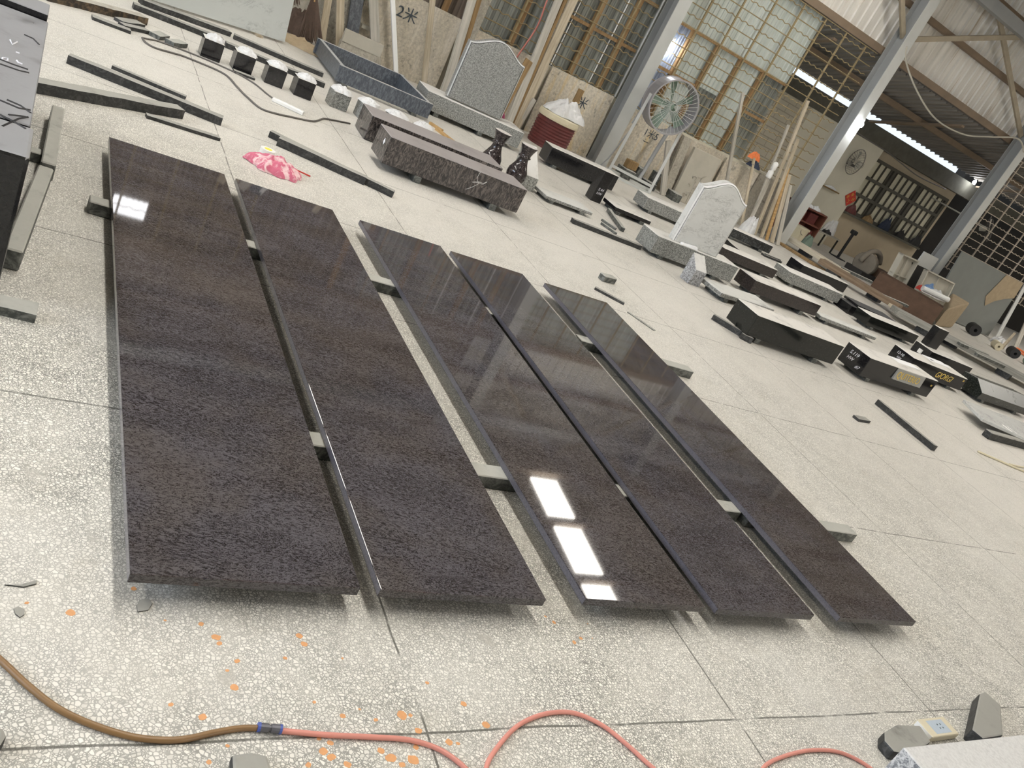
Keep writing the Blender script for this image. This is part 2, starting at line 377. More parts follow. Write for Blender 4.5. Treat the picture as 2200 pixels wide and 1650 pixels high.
def mat_block():
    t = NT('block_wall', .9, .2); p = t.obj(pos=True); sp = t.n('ShaderNodeSeparateXYZ'); t.l(p, sp.inputs[0])
    cb = t.n('ShaderNodeCombineXYZ'); t.l(sp.outputs['Y'], cb.inputs[0]); t.l(sp.outputs['Z'], cb.inputs[1])
    br = t.n('ShaderNodeTexBrick'); t.l(cb.outputs[0], br.inputs['Vector']); br.inputs['Scale'].default_value = 1.0
    br.inputs['Brick Width'].default_value = .40; br.inputs['Row Height'].default_value = .20; br.inputs['Mortar Size'].default_value = .012
    br.inputs['Color1'].default_value = (.60, .56, .46, 1); br.inputs['Color2'].default_value = (.54, .50, .40, 1); br.inputs['Mortar'].default_value = (.40, .36, .29, 1)
    return t.col(br.outputs['Color']).m
M['block'] = mat_block()

# ------------------------------------------------------------------ the hall
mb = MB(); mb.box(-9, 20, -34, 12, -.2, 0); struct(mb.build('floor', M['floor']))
floor = bpy.data.objects['floor']
DR = [(0, 230, 222, 4), (0, 608, 305, 9), (0, 1150, 100, 6), (0, 1418, 372, 3), (0, 1728, 403, 6), (0, 1858, 517, 10), (0, 1885, 570, 6), (0, 2038, 722, 6), (0, 1953, 803, 4), (0, 2015, 947, 9), (0, 1468, 1095, 5), (0, 1740, 1202, 8), (0, 1955, 1450, 4), (0, 1795, 1590, 5),
      (1, 372, 505, 8), (1, 415, 575, 8), (1, 250, 697, 5), (1, 742, 697, 3), (1, 1470, 908, 5), (1, 1785, 1090, 8), (1, 1255, 1187, 12), (1, 1327, 1187, 5), (1, 745, 1192, 7), (1, 1030, 1227, 5), (1, 1975, 1270, 10), (1, 1395, 1320, 9), (1, 500, 1075, 4), (1, 640, 1425, 7), (1, 540, 1388, 5), (1, 580, 1495, 9), (1, 648, 1548, 9), (1, 785, 1610, 8), (1, 1075, 1493, 8), (1, 1160, 1555, 12), (1, 1255, 1612, 8), (1, 1350, 1570, 13), (1, 1660, 1420, 9), (1, 1735, 1430, 5), (1, 450, 1615, 6), (1, 890, 1135, 3), (1, 1375, 1460, 7),
      (2, 287, 338, 4), (2, 360, 388, 6), (2, 535, 560, 7), (2, 592, 525, 6), (2, 690, 525, 2), (2, 650, 400, 2)]
mb = MB(); rn = random.Random(5)
for k, cx, cy, r in DR:      # old paint drops on the terrazzo
    c = at((0, 550, 1100)[k] + cx / 4, 1240 + cy / 4); r = r * .00105; n = 11; ph = rn.random() * 6
    mb.prism([(c.x + r * (1 + .35 * math.sin(2 * a + ph) * rn.random()) * math.cos(a), c.y + r * (1 + .3 * rn.random()) * math.sin(a), .0001) for a in [2 * PI * q / n for q in range(n)]], (0, 0, .0005))
mb.build('paint_drops', plain('orange_paint_drops', (.66, .33, .14), .6, 0, .15, 90), floor)
XW = 12.2
mb = MB(); mb.box(XW + .02, XW + .22, -12.55, 12, 0, 1.03); struct(mb.build('wall_back', M['plaster']))
def sheet(mb, x, y0, y1, z0, z1, pitch, depth, duty=.25, m=0):   # vertical ribbed sheet in a plane of constant x, real thickness
    n = max(1, round((y1 - y0) / pitch)); pr = []
    for i in range(n):
        a = y0 + (y1 - y0) * i / n; q = (y1 - y0) / n
        pr += [(x, a), (x, a + q * (1 - duty)), (x - depth, a + q * (1 - duty * .8)), (x - depth, a + q * (1 - duty * .2))]
    pr.append((x, y1))
    k = len(pr); vs = [(px, py, z) for z in (z0, z1) for px, py in pr] + [(px + .006, py, z) for z in (z0, z1) for px, py in pr]
    fs = []
    for i in range(k - 1):
        fs += [(i, i + 1, k + i + 1, k + i), (2 * k + i, 3 * k + i, 3 * k + i + 1, 2 * k + i + 1), (k + i, k + i + 1, 3 * k + i + 1, 3 * k + i), (i, 2 * k + i, 2 * k + i + 1, i + 1)]
    return mb.add(vs, fs, m)
# upper wall over the sill: ribbed light panels with thin white battens in front
mb = MB()
sheet(mb, XW + .13, -8.40, -5.2, 1.03, 3.8, .076, .018, .5)
mk = MB()
for y0, y1 in ((-1.38, 12), (-5.2, -1.83)): sheet(mk, XW + .13, y0, y1, 1.03, 3.8, .076, .018, .5)
sheet(mk, XW + .13, -1.83, -1.38, 1.03, 3.22, .076, .018, .5); sheet(mk, XW + .13, -1.83, -1.38, 3.49, 3.8, .076, .018, .5)
struct(mk.build('wall_panels_brown', M['panelK']))
mk = MB(); mk.box(XW + .135, XW + .142, -1.83, -1.38, 3.22, 3.49); struct(mk.build('window_6', M['pane']))
struct(mb.build('wall_panels_dark', M['panelD']))
mb = MB()
for y in (-6.70, -7.46, -8.03): mb.box(XW + .095, XW + .112, y - .009, y + .009, 1.05, 3.72)
struct(mb.build('trim_9', M['white']))
mb = MB(); sheet(mb, XW + .12, -10.51, -8.80, 1.8, 2.48, .09, .014, .5); sheet(mb, XW + .12, -11.15, -8.80, 2.48, 3.8, .09, .014, .5); sheet(mb, XW + .12, -9.38, -8.80, 1.03, 1.8, .09, .014, .5); sheet(mb, XW + .12, -10.51, -9.93, 1.03, 1.8, .09, .014, .5); sheet(mb, XW + .12, -8.8, -8.4, 2.5, 3.8, .09, .014, .5)
struct(mb.build('wall_panels_pale', M['panelP']))
mb = MB(); sheet(mb, XW + .13, -8.80, -8.40, 1.03, 2.5, .06, .016, .5); struct(mb.build('wall_panel_bluish', M['panelB']))
mb = MB(); sheet(mb, XW + .16, -9.93, -9.38, 1.03, 1.8, .08, .018, .5); sheet(mb, XW + .16, -11.15, -10.51, 1.03, 2.48, .08, .018, .5); struct(mb.build('wall_panel_recess', M['panelD']))
# cladding above the eaves beam
mb = MB(); sheet(mb, XW + .25, -34, -7.8, 3.85, 6.4, .20, .03, .22); struct(mb.build('wall_cladding', M['clad']))
mb = MB(); sheet(mb, XW + .25, -7.8, 12, 3.85, 6.4, .20, .03, .22); struct(mb.build('wall_cladding_brown', M['cladB']))
mb = MB(); mb.box(XW - .02, XW + .26, -34, 12, 3.735, 3.86); struct(mb.build('trim_1', M['girt']))
for i, z in enumerate((4.62, 5.55)):
    mb = MB(); mb.box(XW + .10, XW + .21, -34, 12, z, z + .10); struct(mb.build('trim_%d' % (i + 2), M['girt']))
# main roof with translucent strips
def roofz(x): return 6.0 + .11 * (XW - x)
SK = ((-2.06, -1.36, -.4, 11.2), (-10.35, -9.68, 2.2, 11.3), (-22.6, -21.6, 2.0, 11.0), (5.6, 6.4, 0, 11.0))
mb = MB(); ms = MB()
def slope(mb, x0, x1, y0, y1, dz=0.0, th=.03): mb.hexa([(x0, y0, roofz(x0) + dz), (x1, y0, roofz(x1) + dz), (x1, y1, roofz(x1) + dz), (x0, y1, roofz(x0) + dz), (x0, y0, roofz(x0) + dz + th), (x1, y0, roofz(x1) + dz + th), (x1, y1, roofz(x1) + dz + th), (x0, y1, roofz(x0) + dz + th)])
ys = [-34]
for y0, y1, x0, x1 in sorted(SK):
    slope(mb, -9, 12.6, ys[-1], y0); slope(mb, -9, x0, y0, y1); slope(mb, x1, 12.6, y0, y1); ys.append(y1)
slope(mb, -9, 12.6, ys[-1], 12)
struct(mb.build('ceiling', M['roofm']))
for i, (y0, y1, x0, x1) in enumerate(SK):
    mb = MB(); slope(mb, x0, x1, y0, y1, .01, .012); struct(mb.build('window_%d' % (i + 1), M['strip']))
mb = MB()
for k in range(16):
    x = 11.40 - k * 1.34; mb.box(x - .075, x + .075, -34, 12, roofz(x) - .13, roofz(x) - .012)
struct(mb.build('trim_4', M['girt']))
# other sides of the hall
mb = MB(); mb.box(-9.2, -9, -34, 12, 0, 8.6); struct(mb.build('wall_rear', M['plaster']))
mb = MB(); mb.box(-9, 20, -34.2, -34, 0, 8.6); struct(mb.build('wall_right', M['plaster']))
mb = MB(); mb.box(-9, -1.5, 8.4, 8.6, 0, 8.6); mb.box(7.5, 12.4, 8.4, 8.6, 0, 8.6); mb.box(-1.5, 7.5, 8.4, 8.6, 4.6, 8.6); struct(mb.build('wall_left', M['plaster']))
# lean-to behind the columns on the right
def leanz(x): return 3.72 - .287 * (x - 12.25)
mb = MB(); n = 112; yA, yB = -34.0, -11.1
pr = []
for i in range(n):
    a = yA + (yB - yA) * i / n; q = (yB - yA) / n; pr += [(a, 0), (a + q * .76, 0), (a + q * .80, -.03), (a + q * .96, -.03)]
pr.append((yB, 0)); k = len(pr)
vs = [(x, y, leanz(x) + d + e) for e in (0, .006) for x in (12.25, 14.52) for y, d in pr]
fs = []
for i in range(k - 1): fs += [(i, i + 1, k + i + 1, k + i), (2 * k + i, 3 * k + i, 3 * k + i + 1, 2 * k + i + 1), (k + i, k + i + 1, 3 * k + i + 1, 3 * k + i)]
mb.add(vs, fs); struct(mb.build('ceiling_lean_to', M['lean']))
mb = MB(); mb.box(13.25, 13.35, -34, -11.1, leanz(13.35) - .15, leanz(13.35) - .035); struct(mb.build('trim_5', M['girt']))
mb = MB()
for y in (-11.6, -15.9, -20.6): mb.hexa([(12.3, y - .05, leanz(12.3) - .19), (14.5, y - .05, leanz(14.5) - .19), (14.5, y + .05, leanz(14.5) - .19), (12.3, y + .05, leanz(12.3) - .19), (12.3, y - .05, leanz(12.3) - .15), (14.5, y - .05, leanz(14.5) - .15), (14.5, y + .05, leanz(14.5) - .15), (12.3, y + .05, leanz(12.3) - .15)])
struct(mb.build('trim_6', M['girt']))
mb = MB(); mb.box(14.58, 14.9, -34, -11.1, 2.55, 2.93); struct(mb.build('wall_lean_to_beam', M['conc']))
mb = MB(); mb.box(14.62, 14.9, -14.25, -11.1, 0, 2.55); struct(mb.build('wall_blocks', M['block']))
mb = MB(); mb.box(14.60, 14.9, -16.95, -14.25, 0, 2.55); struct(mb.build('wall_lean_to', M['plaster']))
W0, W1 = -21.6, -17.05       # windowed bay, set back a little
mb = MB(); mb.box(15.0, 15.2, -20.6, W1, 0, .95); mb.box(15.0, 15.2, W1, -16.95, 0, 2.9); mb.box(15.0, 15.2, -20.6, W1, 2.35, 2.9); mb.box(15.0, 15.2, -20.75, -20.6, 0, 2.9); struct(mb.build('wall_window_bay', M['plasterB']))
mb = MB(); mb.box(15.1, 15.4, -34, -20.75, 0, 3.2); mb.box(14.0, 15.1, -34, -33.9, 0, 3); struct(mb.build('wall_lean_to_far', M['cavity']))  # interior shade put into a near-black wall colour
mb = MB(); mb.box(16.3, 16.4, -22, -16.5, 0, 2.75); struct(mb.build('wall_outer', M['plaster']))
# window with dark frames and glazing bars in the bay
mb = MB(); fm = M['steel']
for i in range(4):
    y = W1 - (W1 + 20.6) * i / 3; mb.box(14.99, 15.09, y - .05, y + .05, .95, 2.35)
for z in (.95, 1.38, 1.82, 2.28): mb.box(14.985, 15.08, -20.6, W1, z, z + .075)
for i in range(15):
    y = W1 - (W1 + 20.6) * (i + .5) / 15; mb.box(15.01, 15.05, y - .014, y + .014, .95, 2.35)
wfr = struct(mb.build('window_5', plain('dark_window_frame', (.085, .08, .065), .7)))
mb = MB(); mb.box(15.055, 15.065, -20.6, W1, .98, 2.34); mb.build('pane', plain('dusty_glass', (.66, .64, .50), .3, 0, .3, 2.5), wfr)

# steel columns (I-section) and braces between them
def column(name, xy, h, label):
    t = thing(name, label, 'column', (xy[0], xy[1], 0))
    a = MB(); a.box(-.15, -.135, -.115, .115, 0, h); a.build('front_flange', M['steelP'], t)  # pale front, darker web: front light and recess shade put into the paint
    a = MB(); a.box(.135, .15, -.115, .115, 0, h); a.build('rear_flange', M['steel'], t)
    a = MB(); a.box(-.135, .135, -.008, .008, 0, h); a.build('web', M['steel'], t)
    a = MB(); a.box(-.19, .19, -.16, .16, 0, .015); a.build('base_plate', M['steel'], t)
    return t
for nm, y, lb in (('steel_column', -8.08, 'grey steel column rising beside the drum fan'), ('steel_column', -12.72, 'grey steel column with a lit lamp, left of the opening to the lean-to'), ('steel_column', -17.42, 'grey steel column nearest the right edge, in front of the windowed bay')):
    column(nm, (11.98, y), 6.0, lb)
def brace(p, q, label, wd=.09):
    mb = MB(); mb.beam(Vector(p) - Vector(p), Vector(q) - Vector(p), wd, .05, 0, (0, -(Vector(q) - Vector(p)).z, (Vector(q) - Vector(p)).y)); return tag(mb.build('roof_brace', M['tan'], None, p), label, 'brace', 'braces between the columns')
brace((12.02, -12.72, 4.12), (12.02, -10.6, 5.95), 'tan brace rising left from the middle column')
brace((12.02, -12.76, 4.10), (12.02, -16.2, 5.62), 'long tan brace rising right from the middle column')
brace((12.06, -17.35, 3.95), (12.06, -13.4, 5.95), 'tan brace rising left from the right column')
brace((12.02, -8.1, 4.12), (12.02, -10.3, 5.95), 'tan brace rising right from the fan column')
brace((12.06, -17.5, 4.0), (12.06, -21.0, 5.95), 'tan brace rising right from the right column')
mb = MB(); mb.box(11.85, 12.0, -34, 12, 5.25, 5.45); struct(mb.build('trim_7', M['steel']))

# window grilles of wavy and straight bars
def grille(y0, y1, z0, z1, label, mat, vp=.575, hp=.16):
    t = thing('window_grille', label, 'window grille', (XW, y0, z0), 0, 'bent bar grilles along the back wall')
    ln = y0 - y1; nh = int((z1 - z0) / hp) + 1; nv = int(ln / vp) + 1
    wv = MB(); wv.tube([(0, -ln * i / 120, .013 * math.sin(2 * PI * (ln * i / 120) / .165)) for i in range(121)], .0085, 5); sb = MB(); sb.tube([(0, 0, 0), (0, -ln, 0)], .009, 5)
    ub = MB(); ub.box(-.012, .012, -.014, .014, 0, z1 - z0)
    A = wv.build('wavy_bar', mat, t); B = sb.build('straight_bar', mat, t); U = ub.build('upright', mat, t)
    for i in range(1, nh):
        src = A if i % 2 == 0 else B; o = src.copy(); C.objects.link(o); o.parent = t; o.location = (0, 0, i * hp)
    for i in range(1, nv):
        o = U.copy(); C.objects.link(o); o.parent = t; o.location = (.012, -i * vp, 0)
    B.location = (0, 0, hp * 0.5 if nh < 3 else hp * (nh - .5)); return t
grille(2.0, -3.2, 1.07, 3.7, 'bent bar grille left of the broad pale plank, mostly above the picture', M['rustbar'])
grille(-5.28, -7.93, 1.07, 3.7, 'bent bar grille with brown posts, left of the fan column', M['rustbar'])
grille(-8.22, -12.58, 1.07, 3.7, 'wide bent bar grille over pale panels, right of the fan column', M['rustbar'])
grille(-17.6, -23.9, .95, 3.6, 'pinkish bent bar grille over the dark recess at the right edge', M['rustpale'])
# wooden window posts and rails behind the grilles
def post(y, z0, z1, label):
    mb = MB(); mb.box(-.03, .03, -.04, .04, 0, z1 - z0); return tag(mb.build('window_post', M['woodF'], None, (XW + .06, y, z0)), label, 'window post', 'wooden posts behind the grilles')
def rail(y0, y1, z, label):
    mb = MB(); mb.box(-.022, .022, y1 - y0, 0, -.025, .025); return tag(mb.build('window_rail', M['woodF'], None, (XW + .065, y0, z)), label, 'window rail', 'wooden rails behind the grilles')
post(-7.04, 1.03, 3.74, 'left brown window post left of the fan column'); post(-7.62, 1.03, 3.74, 'right brown window post left of the fan column'); post(-5.9, 1.03, 3.74, 'brown window post right above the grey headstone')
post(-4.75, 1.03, 3.74, 'brown window post left of the grey headstone, at the top edge')
for y, q in ((-8.79, 'first'), (-9.37, 'second'), (-9.94, 'third'), (-10.51, 'fourth')): post(y, 1.03, 2.5, q + ' brown window post to the right of the fan column')
rail(-8.22, -11.1, 2.5, 'long brown window rail across the pale panels'); rail(-6.4, -7.95, 1.8, 'brown window rail at mid height left of the fan column'); rail(-6.4, -7.95, 2.52, 'brown top window rail left of the fan column'); rail(-8.3, -9.35, 1.77, 'short brown rail just above the drum fan'); rail(-10.52, -11.1, 1.8, 'rusty rail across the dark window right of the drum fan')

# lamps
def lamp(p, label, power, sh):
    t = thing('lamp', label, 'lamp', p)
    a = MB(); a.lathe([(.0, -.10), (.03, -.095), (.045, -.06), (.04, -.025), (.02, 0)], 14); a.build('bulb', M['bulb'], t, smooth=True)
    a = MB(); a.lathe([(.022, 0), (.022, .05), (.012, .07)], 10); a.build('socket', M['white'], t)
    l = bpy.data.lights.new('lamp_light', 'POINT'); l.energy = power; l.shadow_soft_size = .05; l.color = (.93, .96, 1)
    o = bpy.data.objects.new('lamp_light', l); C.objects.link(o); o.parent = t; o.location = (-.08, 0, -.16)
    return t
lamp((11.79, -12.78, 2.60), 'lit lamp fixed to the middle grey column', 7, 0)
lamp((12.26, -8.52, 2.20), 'lit lamp glowing against the bluish window panel', 3.0, 0)
p = onx(2096, 388, 14.45); lamp(p, 'lit lamp under the lean-to roof, left of the right column', 6, 0)

# ------------------------------------------------------------------ the five polished slabs and their bearers
SL = ((1.627, 4.880, -.4455, -1.058, 'widest and nearest to the left edge, leftmost of the five'),
      (1.626, 4.870, -1.121, -1.718, 'second from the left, beside the pink cloth end'),
      (1.641, 4.845, -1.895, -2.4785, 'middle one, mirroring the bright roof strip'),
      (1.634, 4.813, -2.5445, -3.133, 'second from the right'),
      (1.631, 4.778, -3.311, -3.895, 'narrowest looking, rightmost of the five'))
for x0, x1, y0, y1, w_ in SL:
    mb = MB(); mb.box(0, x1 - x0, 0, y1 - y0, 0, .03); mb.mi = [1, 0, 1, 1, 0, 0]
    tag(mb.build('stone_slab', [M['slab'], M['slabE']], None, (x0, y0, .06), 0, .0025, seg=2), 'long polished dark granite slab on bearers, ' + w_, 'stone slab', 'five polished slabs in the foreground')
def offcut(name, label, x, y, a, L, D, h, mat, z0=0.0, group=None, cat='stone bar', jit=.12, bevel=.006, rough=True):
    mb = MB(); n = max(2, int(L / .09)) if rough else 1; vs = []; rnd = random.Random(hash((round(x, 2), round(y, 2))) & 0xffff)
    for i in range(n + 1):
        u = L * i / n; j = lambda s: (rnd.random() - .5) * jit * s
        vs += [(u, j(D), 0), (u, D + j(D), 0), (u, D + j(D), h + j(h) * .6), (u, j(D), h + j(h) * .6)]
    fs = [(0, 1, 2, 3), tuple(4 * n + k for k in (3, 2, 1, 0))]
    for i in range(n):
        for k in range(4): fs.append((4 * i + k, 4 * i + 4 + k, 4 * i + 4 + (k + 1) % 4, 4 * i + (k + 1) % 4))
    mb.add(vs, fs)
    return tag(mb.build(name, mat, None, (x, y, z0), R(a - 90), 0 if rough else bevel), label, cat, group)
G = 'bearers under the polished slabs'
for x, y, a, L, lb in ((3.985, -.36, 0, 1.17, 'dusty stone bearer of the far row, sticking out left of the leftmost slab'), (4.0, -1.60, 0, 1.60, 'dusty stone bearer of the far row, seen between the second and middle slabs'), (3.98, -3.22, 0, 1.02, 'dusty stone bearer of the far row, sticking out right of the rightmost slab'),
                       (2.345, -.55, 0, 1.03, 'dusty stone bearer of the near row, seen between the two leftmost slabs'), (2.315, -1.60, 1.0, 1.72, 'dusty stone bearer of the near row, seen between the second and middle slabs'), (2.31, -3.35, 0, .90, 'dusty stone bearer of the near row, sticking out right of the rightmost slab')):
    offcut('stone_bearer', lb, x, y, a, L, .085, .0595, M['offcutL'], 0, G, 'stone bearer', .0, .004, False)

# ------------------------------------------------------------------ hose in the foreground
def spline(pts, n=6):
    out = []; P = [Vector(p) for p in pts]
    for i in range(len(P) - 1):
        a, b, c, d = P[max(i - 1, 0)], P[i], P[i + 1], P[min(i + 2, len(P) - 1)]
        for k in range(n):
            t = k / n; out.append(.5 * ((2 * b) + (c - a) * t + (2 * a - 5 * b + 4 * c - d) * t * t + (3 * b - a - 3 * c + d) * t ** 3))
    out.append(P[-1]); return out
hb = [(1.52, -.12), (1.433, -.199), (1.365, -.255), (1.305, -.314), (1.262, -.381), (1.231, -.453), (1.219, -.514), (1.219, -.567), (1.232, -.629), (1.241, -.688), (1.240, -.732)]
hp = [(1.232, -.776), (1.215, -.891), (1.203, -1.01), (1.19, -1.11), (1.162, -1.181), (1.121, -1.227), (1.08, -1.252), (1.03, -1.27), (1.035, -1.285), (1.096, -1.302), (1.147, -1.352), (1.215, -1.451), (1.25, -1.549), (1.259, -1.638), (1.246, -1.701), (1.203, -1.766), (1.137, -1.816), (1.066, -1.86), (.97, -1.93), (.90, -2.06), (.94, -2.2), (1.027, -2.317), (1.061, -2.441), (1.077, -2.603), (1.064, -2.744), (1.02, -2.83), (.96, -2.88)]
hr = .0068
ht = thing('air_hose', 'air hose on the floor, brown length joined to a looping pink length', 'hose', (1.24, -.75, 0))
def loc(p, o): return (p[0] - o[0], p[1] - o[1], p[2] if len(p) > 2 else hr)
O = (1.24, -.75)
mb = MB(); mb.tube(spline([loc(p, O) for p in hb]), hr * 1.08, 10); mb.build('hose_length', M['hoseB'], ht, smooth=True)['label'] = 'brown length of the hose'
mb = MB(); mb.tube(spline([loc(p, O) for p in hp]), hr, 10); mb.build('hose_length', M['hoseP'], ht, smooth=True)['label'] = 'pink length of the hose'
mb = MB(); c0, c1 = Vector((0.0, .018, .0105)), Vector((-.008, -.032, .0105)); mb.tube([c0, c0.lerp(c1, .44), c0.lerp(c1, .45), c0.lerp(c1, .55), c0.lerp(c1, .56), c1], [.0105, .0105, .008, .008, .0105, .0105], 12); mb.build('coupling', M['coup'], ht)
for a in (.0, 1.0):
    mb = MB(); q = c0.lerp(c1, a); d = (c1 - c0).normalized() * .003; mb.tube([q - d, q + d], .0112, 12); mb.build('coupling_ring', M['blue'], ht)

# ------------------------------------------------------------------ stone bars on the floor, left and centre
B_ = M['offcut']; GL = 'stone bars lying on the floor'
bars = [(6.373, -.227, -10.8, 1.003, .08, .058, B_, 'thick dark stone bar, right end touching the rounded bar tip'),
 (6.657, -.506, -13.2, .505, .05, .024, B_, 'thin dark strip lying close behind the thick bar at upper left'),
 (5.488, -.060, 31.0, 1.03, .10, .063, B_, 'dark bar with rounded ends starting at the black stack'),
 (5.758, -.698, 5.6, .468, .055, .022, B_, 'thin dark strip just above the leftmost slab'),
 (7.959, -.384, 3.4, .294, .10, .025, B_, 'short flat strip below the brown beam at the top edge'),
 (8.223, -.625, 51.4, .298, .10, .026, B_, 'flat grey piece touching the right end of the brown beam'),
 (8.088, -.628, 37.5, .271, .08, .03, B_, 'flat grey piece lying before the brown beam end'),
 (8.176, -.915, 61.4, .20, .10, .035, M['offcutL'], 'small grey offcut near the loop of the cable, left one'),
 (8.118, -1.024, 52.8, .22, .085, .04, M['offcutL'], 'small grey offcut near the loop of the cable, right one'),
 (8.01, -.06, 37.0, .97, .12, .062, M['offcutB'], 'brown stained stone beam at the upper left edge'),
 (9.072, -.735, 4.2, .837, .10, .049, B_, 'dark bar running to the leftmost black cube'),
 (9.022, -1.581, -1.6, 1.024, .10, .050, B_, 'dark bar passing behind the black cubes, nearer one'),
 (9.447, -.825, 15.3, .924, .12, .050, B_, 'dark bar at the top edge before the marble slab'),
 (9.647, -1.740, -5.5, .975, .10, .046, B_, 'dark bar behind the black cubes, farther one'),
 (6.340, -1.578, -27.6, .998, .06, .050, B_, 'long dark bar above the pink cloth, farther of the pair'),
 (6.194, -1.616, -20.6, .680, .07, .059, B_, 'dark bar above the pink cloth, nearer of the pair'),
 (7.204, -4.957, -2.7, .926, .07, .046, B_, 'dark mottled bar left of the white headstone base'),
 (5.277, -4.118, -36.2, .270, .045, .020, B_, 'thin dark stick of stone near the rightmost slab'),
 (5.534, -5.701, -50.9, .300, .05, .052, B_, 'mottled bar leaning along the speckled black kerb'),
 (5.235, -5.848, -28.0, .114, .05, .054, B_, 'short grey block at the end of the mottled bar'),
 (4.606, -7.222, -92.0, .737, .05, .053, B_, 'dark mottled bar alone on the right part of the floor'),
 (4.059, -6.320, 6.9, .20, .065, .023, B_, 'small dark tile beside the lone mottled bar'),
 (2.91, -.02, -3.1, .18, .085, .035, M['offcutL'], 'grey stone bar entering at the left edge'),
 (8.05, -1.545, 5.0, .19, .07, .02, B_, 'thin dark strip at the foot of the second black cube')]
for x, y, a, L, D, h, mt, lb in bars: offcut('stone_bar', lb, x, y, a, L, D, h, mt, 0, GL)
# left stack of dark polished stone on grey bearers
def kerb(name, label, x, y, a, L, D, h, z0, mat, group=None, cat='stone block', bevel=.006):
    mb = MB(); mb.box(0, L, 0, D, 0, h)
    return tag(mb.build(name, mat, None, (x, y, z0), R(a - 90), bevel), label, cat, group)
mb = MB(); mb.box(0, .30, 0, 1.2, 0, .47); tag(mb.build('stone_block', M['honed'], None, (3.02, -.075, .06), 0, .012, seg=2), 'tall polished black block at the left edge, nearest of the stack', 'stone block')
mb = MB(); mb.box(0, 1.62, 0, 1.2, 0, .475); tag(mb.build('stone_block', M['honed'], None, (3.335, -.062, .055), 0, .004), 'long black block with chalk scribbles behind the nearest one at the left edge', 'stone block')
def scribble(par, mat, nm, lines, z, r):
    mb = MB(); o = par.location
    for ln in lines: mb.tube([at(*q, z) - o for q in ln], r, 4)
    return mb.build(nm, mat, par)
blk = [o for o in bpy.data.objects if o.get('label', '').startswith('long black block with chalk')][0]
scribble(blk, M['chalk'], 'chalk_marks', [[(22, 86), (26, 96), (37, 90)], [(34, 112), (42, 115)], [(36, 130), (40, 135), (48, 138)], [(6, 124), (17, 126), (16, 131), (5, 129), (6, 124)]], .5302, .004)
scribble(blk, M['rubber'], 'scratches', [[(0, 216), (40, 233), (65, 237)], [(15, 215), (45, 228), (66, 243)], [(0, 247), (30, 262), (55, 277)], [(5, 271), (40, 255), (60, 252)], [(0, 128), (25, 138), (60, 150)], [(0, 138), (40, 152), (62, 157)], [(52, 75), (72, 84), (84, 96)], [(18, 247), (45, 250), (60, 253)]], .5302, .0045)
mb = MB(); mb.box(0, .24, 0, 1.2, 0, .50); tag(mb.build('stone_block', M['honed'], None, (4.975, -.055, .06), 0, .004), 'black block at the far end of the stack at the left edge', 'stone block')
def bar3(label, A, B, wd, h, mat, z0=0.0, name='stone_bearer'):   # A near-left, B far-left corner on the floor; width to the right
    A, B = Vector(A), Vector(B); d = B - A; ang = math.atan2(d.y, d.x); mb = MB(); mb.box(0, d.length, -wd, 0, 0, h)
    return tag(mb.build(name, mat, None, (A.x, A.y, z0), ang, .006), label, 'stone bearer', 'grey bearers beside the black stack')
bar3('pale grey stone bearer lying beside the black stack, farther one', (4.24, -.150), (5.13, -.168), .062, .085, M['offcutL'])
bar3('pale grey stone bearer beside the black stack, nearer one with a cut end', (3.26, -.068), (4.19, -.142), .062, .085, M['offcutL'])
mb = MB(); mb.box(0, .9, 0, .07, 0, .05); tag(mb.build('stone_bearer', M['offcutL'], None, (4.49, -.15, 0), R(92), .004), 'dusty bearer poking out from under the black stack', 'stone bearer', 'grey bearers beside the black stack')
mb = MB(); mb.box(0, .9, 0, .08, 0, .055); tag(mb.build('stone_bearer', M['offcutL'], None, (3.32, .05, 0), R(90), .004), 'bearer hidden under the nearest black block', 'stone bearer', 'grey bearers beside the black stack')

# scraps near the camera
def pebble(label, pts, h, mat, z0=0.0, name='stone_scrap'):
    c = sum((Vector(p) for p in pts), Vector((0, 0))) / len(pts); mb = MB(); mb.prism([(p[0] - c.x, p[1] - c.y, 0) for p in pts], (0, 0, h))
    return tag(mb.build(name, mat, None, (c.x, c.y, z0), 0, min(.008, h * .3), seg=2), label, 'stone scrap', 'stone scraps in the foreground')
P2 = lambda *q: [tuple(at(*k)[:2]) for k in q]
pebble('dark stone scrap entering at the lower left edge', [(1.245, -.215), (1.225, -.222), (1.205, -.214), (1.19, -.19), (1.20, -.12), (1.26, -.12)], .03, M['offcut'])
pebble('dark stone scrap cut off by the bottom edge, below the coupling', [(1.162, -.655), (1.166, -.70), (1.155, -.735), (1.10, -.74), (1.09, -.65)], .025, M['offcut'])
pebble('dark flat stone with a curved end beside the grey granite block', P2((1884, 1590), (1884, 1608), (1905, 1632), (1945, 1640), (1985, 1610), (1962, 1575), (1912, 1573)), .045, M['offcut'])
pebble('dark wedge of stone standing beyond the white box, lower right', P2((2068, 1588), (2092, 1608), (2135, 1600), (2132, 1535), (2098, 1505), (2086, 1510)), .06, M['offcut'])
pebble('flat dark flake on the floor left of the widest slab', P2((8, 1258), (45, 1258), (78, 1248), (78, 1256), (50, 1263)), .004, M['offcut'])
pebble('round grey flake on the floor at the lower left', P2((29, 1309), (38, 1304), (52, 1310), (52, 1322), (42, 1328), (32, 1320)), .003, M['offcut'])
pebble('grey flake on the floor below the near end of the widest slab', P2((293, 1302), (300, 1290), (320, 1288), (327, 1298), (318, 1312), (295, 1316)), .003, M['offcut'])
